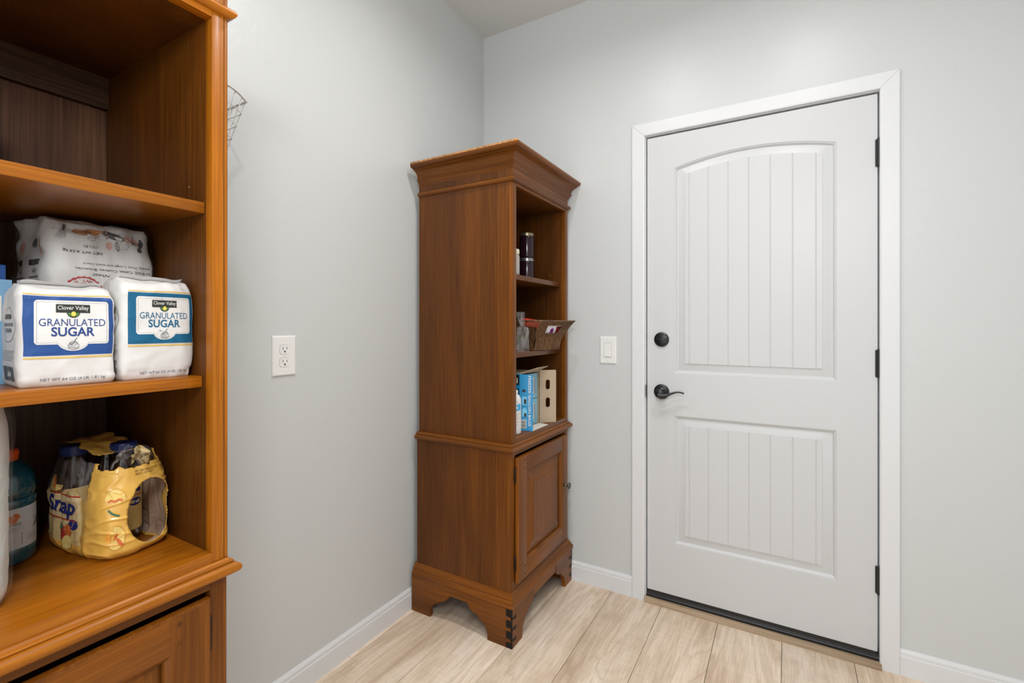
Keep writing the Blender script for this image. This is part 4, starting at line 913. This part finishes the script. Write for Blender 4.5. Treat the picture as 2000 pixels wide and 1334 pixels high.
P.obj('printed_label', [ink('ink_peach2', (230, 200, 116)), ink('ink_peach_red2', (206, 108, 56)), ink('ink_leaf2', (72, 112, 84)), ink('ink_box', (232, 170, 70)), I_ORANGE, ink('ink_code', (96, 74, 40)), ink('ink_slice_edge', (206, 150, 60))], frontf, e)
# bottles still in the pack
CAPB = mat('navy_cap', (.012, .024, .13), .35); DARKG = mat('tea_glass', (.030, .013, .006), .10, coat=.5); LBL = mat('tea_label', S((220, 190, 116)), .4)
def tea_bottle(x, y, rot, label):
    b = empty('tea_bottle', (.2800 + x * math.cos(.14) - y * math.sin(.14), -1.7125 + y * math.cos(.14) + x * math.sin(.14), SILL_L + .0008), rot, label=label, cat='bottle', group='tea bottles in the torn pack')
    m = MB(); m.lathe([(.022, 0), (.0270, .003), (.0278, .010), (.0278, .110), (.0275, .118), (.0235, .135), (.0180, .150), (.0165, .158), (.0165, .172)], 32); m.obj('glass', DARKG, b, smooth=True, angle=60)
    m = MB(); m.lathe([(.0282, .018), (.0284, .020), (.0284, .108), (.0282, .110)], 40); m.obj('bottle_label', LBL, b, smooth=True)
    m = MB(); m.lathe([(.0185, .1675), (.0205, .1685), (.0208, .1840), (.0195, .1860), (0, .1862)], 40)
    for k in range(44):
        a = 2 * PI * k / 44; m.tube([(.0206 * math.cos(a), .0206 * math.sin(a), .170), (.0206 * math.cos(a), .0206 * math.sin(a), .183)], .0006, 4)
    m.obj('cap', CAPB, b, smooth=True, angle=50); return b
tea_bottle(-.058, -.0260, 0, 'tea bottle with navy cap at the rear left of the pack')
tea_bottle(-.060, .0290, 0, 'tea bottle with navy cap at the rear right of the pack')
b = tea_bottle(.002, .0240, 0, 'tea bottle seen through the round opening in the wrap')
P = Print(); P.text('ple', (.012, .094), 0, 1, width=.022, height=.014, bold=.05, shear=.2); P.ell(.012, .0075, 0, 0, 16, c=(.012, .072)); P.text('Tea', (.012, .072), 1, 2, height=.006, bold=.02); P.rect(-.01, .026, .084, .0855, 2, 1); P.rect(-.01, .026, .106, .1070, 2, 1)
P.obj('printed_label', [I_NAVY, I_WHITE, I_RED], lambda a, b_, o: Vector(((.0287 + o) * math.cos(a / .0284 - .1), (.0287 + o) * math.sin(a / .0284 - .1), b_)), b)

# ------------------------------------------------------------------ wire basket on the left wall
WIRE = mat('white_wire', (.74, .73, .71), .35)
e = empty('wire_basket', (0, -1.470, 1.8096), label='white wire wall basket half hidden behind the near bookcase', cat='basket')
def rim(t, z):   # t 0..1 around from the far wall end to the near wall end; bowed front
    s = 1 - .42 * (-z / .20); hwid = .100 * s; dep = .150 * s
    if t < .22: return Vector((.006 + (dep - .006) * t / .22, hwid, z))
    if t > .78: return Vector((.006 + (dep - .006) * (1 - t) / .22, -hwid, z))
    u = (t - .22) / .56; return Vector((dep + .052 * s * math.sin(u * PI), hwid - 2 * hwid * u, z))
def loop(z, n=60): return [rim(i / n, z) for i in range(n + 1)]
m = MB(); m.tube(loop(0) + [rim(0, 0)], .0034, 8); m.obj('rim', WIRE, e, smooth=True)
for k in range(1, 7):
    m = MB(); m.tube(loop(-.033 * k), .0012, 6); m.obj('ring_wire', WIRE, e, smooth=True)
for t in [.03, .12, .21, .28, .36, .43, .50, .57, .64, .72, .79, .88, .97]:
    m = MB(); m.tube([rim(t, -.198 * i / 6) for i in range(7)], .0013, 6); m.obj('upright_wire', WIRE, e, smooth=True)
for k in range(5):
    y = -.05 + .025 * k; m = MB(); m.tube([(.006, y, -.198), (.10, y, -.198)], .0013, 6); m.obj('base_wire', WIRE, e, smooth=True)

# ------------------------------------------------------------------ contents of the corner bookcase
JAM = mat('dark_jam', (.020, .006, .012), .16, coat=.2, coat_r=.1, spec=.45); GLASS = mat('jar_glass', (.9, .9, .9), .03, trans=1.0); LID = mat('gold_lid', (.42, .37, .24), .32, metal=.9); SIL = mat('silver_band', (.5, .5, .5), .3, metal=.9)
def jar(x, y, z, h, r, lab, lidm, seed=0):
    e = empty('preserve_jar', (x, y, z), label=lab, cat='jar', group='dark preserve jars stacked on the upper shelf')
    m = MB(); m.lathe([(r * .86, 0), (r * .97, .003), (r, .010), (r, h - .024), (r * .95, h - .017), (r * .90, h - .014), (r * .90, h - .012)], 36)
    for k in range(0):
        a = 2 * PI * k / 16; m.tube([(r * .995 * math.cos(a), r * .995 * math.sin(a), .012), (r * .995 * math.cos(a), r * .995 * math.sin(a), h * .55)], .0012, 5)
    m.obj('jar_body', JAM, e, smooth=True, angle=60)
    m = MB(); m.lathe([(r * .95, h - .015), (r * .98, h - .0145), (r * .98, h - .003), (r * .93, h - .0008), (r * .85, h), (0, h - .0004)], 40)
    for z2 in (h - .011, h - .008, h - .005): m.lathe([(r * .975, z2 - .001), (r * 1.0, z2), (r * .975, z2 + .001)], 40)
    m.obj('lid', lidm, e, smooth=True, angle=35); return e
jar(.362, -.186, S1c, .1060, .0335, 'lower dark jam jar with a silver lid', SIL)
jar(.362, -.186, S1c + .1062, .1150, .0335, 'upper dark jam jar with a gold lid, stacked on the other', LID)
e = empty('spice_jar', (.432, -.4245, S1c), label='small glass jar with cream cap at the left of the upper shelf', cat='jar')
m = MB(); m.lathe([(.019, 0), (.0215, .003), (.0220, .010), (.0220, .078), (.0190, .086), (.0185, .090)], 30); m.obj('jar_body', mat('granules', (.35, .33, .30), .35, coat=.5), e, smooth=True, angle=60)
for k in range(24):
    pass
m = MB(); m.lathe([(.0188, .088), (.0205, .0885), (.0205, .1060), (.0190, .1085), (0, .1088)], 36)
for k in range(30):
    a = 2 * PI * k / 30; m.tube([(.0204 * math.cos(a), .0204 * math.sin(a), .090), (.0204 * math.cos(a), .0204 * math.sin(a), .105)], .0008, 4)
m.obj('cap', mat('cream_cap', (.66, .60, .48), .4), e, smooth=True, angle=50)

# willow basket: local x along its front, local y back into the bookcase
BA = math.atan2(.165, .045)
e = empty('willow_basket', (.4545, -.2935, S2c), BA, label='brown willow-stick basket on the middle shelf, with a handle hole', cat='basket')
WIL = wood('willow', 'z', (.045, .020, .008), (.13, .065, .028), (.26, .15, .075), .5, .1)
BW, TW, BD, TD, BH = .168, .236, .20, .26, .127     # base and rim width, depths, height
def bpt(s, h, side_):
    """s 0..1 along the side, h 0..1 up; side f, b, l, r"""
    k = h ** 1.6
    wdt = BW + (TW - BW) * k; fr = -.058 * k; bk = BD + .02 * k; x0 = BW / 2 - wdt / 2 + .005 * k
    wob = .0035 * math.sin(h * 6.0 + s * 2)
    if side_ == 'f': return Vector((x0 + wdt * s + wob, fr, BH * h + .002))
    if side_ == 'b': return Vector((x0 + wdt * s + wob, bk, BH * h + .002))
    if side_ == 'l': return Vector((x0, fr + (bk - fr) * s + wob, BH * h + .002))
    return Vector((x0 + wdt, fr + (bk - fr) * s + wob, BH * h + .002))
m = MB(); r = random.Random(2)
for sd, n in (('f', 30), ('b', 26), ('l', 25), ('r', 26)):
    for i in range(n):
        s = (i + .5) / n; hole = sd == 'f' and .30 < s < .72; rad = r.uniform(.0021, .0031); j = r.uniform(-.004, .004)
        hs = [k / 8 for k in range(9)]
        if hole: hs = [k / 8 * .56 for k in range(9)]
        m.tube([bpt(s + j * math.sin(h * 5), h, sd) for h in hs], rad, 6)
        if hole: m.tube([bpt(s, .86 + .14 * k / 2, sd) for k in range(3)], rad, 6)
m.obj('willow_sticks', WIL, e, smooth=True, kind='stuff')
m = MB()
for h, rr in ((0.02, .0028), (.5, .0016), (1.0, .0040)):
    segs = []
    for sd, rev in (('f', 0), ('r', 0), ('b', 1), ('l', 1)):
        for k in range(7): segs.append(bpt(1 - k / 6 if rev else k / 6, h, sd) + Vector((0, 0, 0)))
    if h == .5: segs = segs[7:]
    m.tube(segs + ([segs[0]] if h != .5 else []), rr, 7)
m.obj('rim', WIL, e, smooth=True)
m = MB(); m.tube([bpt(s / 8 * .42 + .30, .57, 'f') + Vector((0, -.002, 0)) for s in range(9)], .0028, 7); m.tube([bpt(s / 8 * .42 + .30, .86, 'f') + Vector((0, -.001, 0)) for s in range(9)], .0028, 7)
m.obj('handle_hole_edge', WIL, e, smooth=True)
m = MB(); m.box(.002, BW - .002, .002, BD - .002, .002, .006); m.obj('basket_base', WIL, e)
def inb(x, y, z): 
    ca, sa = math.cos(BA), math.sin(BA); return (.4545 + x * ca - y * sa, -.2935 + x * sa + y * ca, S2c + z)
RED = mat('box_red', S((206, 44, 20)), .35)
c = empty('snack_box', inb(.020, .045, .008), BA, label='red and orange box lying across the top of the basket', cat='box')
m = MB(); m.box(0, .165, 0, .03, .088, .125, 0, .001); m.map(lambda p: Vector((p.x * .985 + p.z * .05, p.y + p.z * .25, p.z + .010 - p.x * .09))).obj('card_box', RED, c, smooth=True, angle=40)
P = Print(); P.column(.0, .060, lambda x: .129 - .8 * x * .09, lambda x: .098 - .6 * x * .09, 0, 1); P.column(.085, .160, lambda x: .132 - x * .09, lambda x: .116 - x * .09, 1, 1); P.text('street', (.04, .112), 2, 2, height=.010, bold=.05, rot=-.06)
P.obj('printed_label', [ink('ink_slate3', (96, 100, 124)), ink('ink_orange2', (244, 140, 40)), I_WHITE], lambda a, b_, o: Vector((a + b_ * .05, b_ * .25 - .0006 - o, b_)), c)
c = empty('seed_packet', inb(.060, .010, .008), BA, label='white packet with a purple flower, seen through the basket handle hole', cat='packet')
m = MB(); m.box(0, .095, 0, .014, 0, .100, 0, .002); m.map(lambda p: Vector((p.x, p.y - p.z * .42, p.z))).obj('packet', mat('packet_white', (.72, .70, .72), .4), c, smooth=True, angle=40)
P = Print()
for k in range(7): P.ell(.0085, .0040, 0, 2, 10, c=(.030 + .0065 * math.cos(k * .9), .078 + .0065 * math.sin(k * .9)), rot=k * .9)
P.rect(.002, .046, .030, .058, 1, 1); P.rect(.055, .093, .028, .098, 2, 1)
P.obj('printed_label', [I_PURP, ink('ink_lime', (110, 176, 60)), ink('ink_maroon', (110, 24, 28))], lambda a, b_, o: Vector((a, -.0006 - b_ * .42 - o, b_)), c)
c = empty('snack_packet', inb(.004, .120, .010), BA, label='pale packet with green band behind the basket side', cat='packet')
m = MB(); m.box(0, .014, -.075, .035, 0, .090, 0, .003); m.obj('packet', mat('packet_pale', (.55, .60, .66), .4), c, smooth=True, angle=40)
m = MB(); m.box(-.0006, .0002, -.072, .032, .030, .055); m.obj('green_band', ink('ink_lime2', (120, 200, 70)), c)

# clear produce bag and a potato at the left of that shelf
c = empty('produce_bag', (.4500, -.4080, S2c), .3, label='crumpled clear plastic bag with twisted neck beside the willow basket', cat='plastic bag')
def pb(z, a):
    t = z / .165
    r_ = .030 * (1 - t) ** .8 + .006 if t < .62 else (.0085 + .012 * max(0, t - .66) / .34)
    r_ *= 1 + .22 * noise.noise(Vector((math.cos(a) * 1.8, math.sin(a) * 1.8, z * 26))) + .16 * noise.noise(Vector((math.cos(a) * 5, math.sin(a) * 5, z * 40)))
    return Vector((r_ * math.cos(a) * 1.0 + .012 * math.sin(t * 3), r_ * math.sin(a) * .95 - .016 * t, z))
V, F = tubegrid(pb, .0008, .165, 34, 36, cap=False); mesh_obj('film_bag', V, F, film('film_glossy', amount=.085, scale=42, rough=.05), c, smooth=True)
c = empty('potato', (.4200, -.4760, S2c), 0, label='brown potato behind the stile of the corner bookcase', cat='potato')
bm = bmesh.new(); bmesh.ops.create_icosphere(bm, subdivisions=3, radius=1)
for v in bm.verts: k = 1 + .10 * noise.noise(v.co * 1.4); v.co = Vector((v.co.x * .042 * k, v.co.y * .030 * k, v.co.z * .026 * k + .0265))
me = bpy.data.meshes.new('flesh'); bm.to_mesh(me); bm.free(); me.polygons.foreach_set('use_smooth', [True] * len(me.polygons))
POT = mat('potato_skin', (.34, .20, .09), .7); me.materials.append(POT); o = bpy.data.objects.new('tuber', me); COL.objects.link(o); o.parent = c

# bottom shelf: open carton of bags, white bottle
KRAFT = mat('kraft_card', (.44, .34, .235), .75)
wv = N(KRAFT, 'ShaderNodeTexWave'); wv.bands_direction = 'Z'; wv.inputs['Scale'].default_value = 60; wv.inputs['Distortion'].default_value = .6; L(KRAFT, coords(KRAFT), wv.inputs['Vector']); bump(KRAFT, wv.outputs['Fac'], .25, .0008)
PRB = mat('print_blue', S((30, 138, 190)), .35); WHC = mat('white_card', (.70, .66, .58), .6)
z0 = SILL_C; hC = .2350
def curve_panel(name, outline_, holes, th, mt, fn, parent, **k):
    cu = bpy.data.curves.new('p', 'CURVE'); cu.dimensions = '2D'; cu.fill_mode = 'BOTH'; cu.extrude = th / 2
    for pts in [outline_] + holes:
        sp = cu.splines.new('POLY'); sp.points.add(len(pts) - 1); sp.use_cyclic_u = True
        for i, (a, b_) in enumerate(pts): sp.points[i].co = (a, b_, 0, 1)
    o = bpy.data.objects.new('p', cu); me = bpy.data.meshes.new_from_object(o)
    V = [fn(v.co.x, v.co.y, v.co.z) for v in me.vertices]; F = [tuple(p.vertices) for p in me.polygons]
    bpy.data.objects.remove(o); bpy.data.curves.remove(cu); bpy.data.meshes.remove(me)
    return mesh_obj(name, V, F, mt, parent, **k)
def rrect(w_, h_, r_, seg=5):
    P_ = []
    for cx2, cy2, a0 in ((w_ - r_, r_, -PI / 2), (w_ - r_, h_ - r_, 0), (r_, h_ - r_, PI / 2), (r_, r_, PI)):
        P_ += [(cx2 + r_ * math.cos(a0 + PI / 2 * i / seg), cy2 + r_ * math.sin(a0 + PI / 2 * i / seg)) for i in range(seg + 1)]
    return P_
c = empty('bag_carton', (.305, -.405, z0), 0, label='open blue and kraft carton of freezer bags with oval hand holes', cat='carton')
m = MB(); m.box(0, .0025, .0025, .180, .0, hC, 0); m.obj('carton_back', KRAFT, c)
m = MB(); m.box(0, .141, 0, .0025, 0, hC, 0); m.obj('carton_side', PRB, c, label='printed blue side')
m = MB(); m.box(.0026, .139, .1796, .182, 0, hC, 0); m.obj('carton_side', KRAFT, c)
m = MB(); m.box(.0026, .139, .0026, .1795, 0, .002, 0); m.obj('carton_base', KRAFT, c); m = MB(); m.box(.0026, .139, .0026, .1795, hC - .002, hC, 0); m.obj('carton_top', KRAFT, c)
P = Print(); P.rect(.098, .140, hC - .045, hC - .004, 0, 1); P.text('1', (.130, hC - .028), 1, 2, height=.022, bold=.03); P.rect(.112, .139, hC - .115, hC - .062, 0, 1); P.text('KIRK', (.127, hC - .088), 1, 2, width=.044, height=.014, bold=.05, rot=-PI / 2)
P.obj('printed_label', [I_BLACK, I_WHITE], lambda a, b_, o: Vector((a, -.0004 - o, b_)), c)
# left flap: from (.141,0) to (.192,.019)
fl = Vector((.051, .0193, 0)); fll = fl.length; fd = fl.normalized(); fn_ = Vector((fd.y, -fd.x, 0))
flp = lambda a, b_, th: Vector((.1415, -.0005, 0)) + fd * a + Vector((0, 0, b_)) + fn_ * th
fo = curve_panel('front_flap', [(0, 0.004), (fll, -.004 + .004), (fll, hC - .012), (fll - .006, hC - .004), (0, hC)], [], .002, PRB, flp, c, label='blue printed flap')
P = Print(); P.text('FREEZER GALLON BAGS', (fll * .76, hC * .53), 0, 1, width=.205, height=.0105, bold=.005, rot=-PI / 2)
P.rect(.010, .030, .108, .142, 1, 1); P.rect(.010, .030, .060, .086, 1, 1); P.ell(.010, .010, 1, 1, 14, 0, PI, c=(.020, .086)); P.ell(.008, .006, 2, 1, 12, c=(.018, .166)); P.rect(.018, .028, .112, .132, 2, 2); P.rect(.019, .028, .060, .074, 2, 2)
P.rect(.004, .028, .012, .048, 0, 1); barcode(P, .014, .046, .008, .026, 2, 2, 14, 8, vert=True)
P.obj('printed_label', [I_WHITE, I_LB, I_DARK], lambda a, b_, o: flp(a, b_, .0013 + o), c)
# right flap with oval hand holes
fr_ = Vector((.0535, .0576, 0)); frl = fr_.length; frd = fr_.normalized(); frn = Vector((-frd.y, frd.x, 0))
def cap_(cx2, cz2, w_, h_): r_ = w_ / 2; return [(cx2 + r_ * math.cos(t), cz2 + (h_ / 2 - r_ if math.sin(t) >= 0 else -(h_ / 2 - r_)) + r_ * math.sin(t)) for t in [2 * PI * (i + .5) / 20 for i in range(20)]]
curve_panel('side_flap', [(0, 0), (frl, 0), (frl, hC - .005), (frl - .004, hC), (0, hC)], [cap_(.039, .170, .0205, .044), cap_(.039, .090, .0205, .044)], .0028, KRAFT, lambda a, b_, th: Vector((.1410, .1822, .001)) + frd * a + Vector((0, 0, b_)) + frn * th, c, label='kraft flap with two oval hand holes')
# top flap, raised
curve_panel('top_flap', [(0, .002), (.178, .002), (.150, .062), (.048, .066)], [], .002, KRAFT, lambda a, b_, th: Vector((.1400 + b_ * .93, .002 + a, hC + .0012 + b_ * .36 + th)), c)
curve_panel('bottom_flap', [(0, .001), (.178, .001), (.165, .050), (.020, .050)], [], .0016, WHC, lambda a, b_, th: Vector((.1405 + b_, .002 + a, .0012 + th)), c, label='white inner flap lying flat')
for zz_, lab_ in ((.0035, 'lower light blue box of bags inside the open carton'), (.0035 + .112, 'upper light blue box of bags inside the open carton')):
    q_ = carton('bag_box', (.352, -.395, z0 + zz_), 0, .086, .164, .109, mat('box_light', S((140, 200, 226)), .4), lab_, 'box', [('rect', (.112, .132, .022, .092), I_WHITE), ('rect', (.118, .124, .030, .086), I_DARK), ('rect', (.138, .141, .020, .090), I_RED)], group='light blue bag boxes in the carton')
c = empty('lotion_bottle', (.4500, -.4560, z0), -1.15, label='white plastic bottle with pale blue label in front of the carton', cat='bottle')
WP = mat('white_hdpe', (.70, .70, .70), .35); m = MB(); m.lathe([(.022, 0), (.0265, .002), (.0280, .007), (.0280, .128), (.0270, .140), (.0225, .152), (.0150, .158), (.0130, .160), (.0130, .166)], 36); m.obj('bottle_body', WP, c, smooth=True, angle=60)
m = MB(); m.lathe([(.0140, .1625), (.0150, .163), (.0150, .172), (.0120, .175), (.0060, .177), (.0060, .183), (0, .183)], 28); m.box(-.006, .026, -.006, .006, .1765, .184, 0, .002); m.obj('pump_cap', mat('white_cap', (.76, .76, .75), .35), c, smooth=True, angle=50)
P = Print(); P.column(-.016, .022, lambda x: .118 + .3 * x, lambda x: .094 + .2 * x, 0, 1); P.text('20', (.0, .108), 1, 2, height=.012, bold=.04); P.rect(-.016, .018, .082, .0835, 2, 1); P.rect(-.016, .012, .074, .0755, 2, 1); P.rect(-.016, .016, .062, .068, 3, 1); P.rect(-.016, .016, .050, .0512, 2, 1); P.rect(-.016, .012, .040, .0412, 2, 1); P.text('1 qt', (-.004, .026), 0, 1, height=.006); P.rect(-.014, .010, .128, .1292, 2, 1)
P.obj('printed_label', [ink('ink_cyan', (62, 160, 216)), I_WHITE, I_LG, ink('ink_blush', (216, 190, 186))], lambda a, b_, o: Vector(((.0283 + o) * math.cos(a / .028 + .35), (.0283 + o) * math.sin(a / .028 + .35), b_)), c)
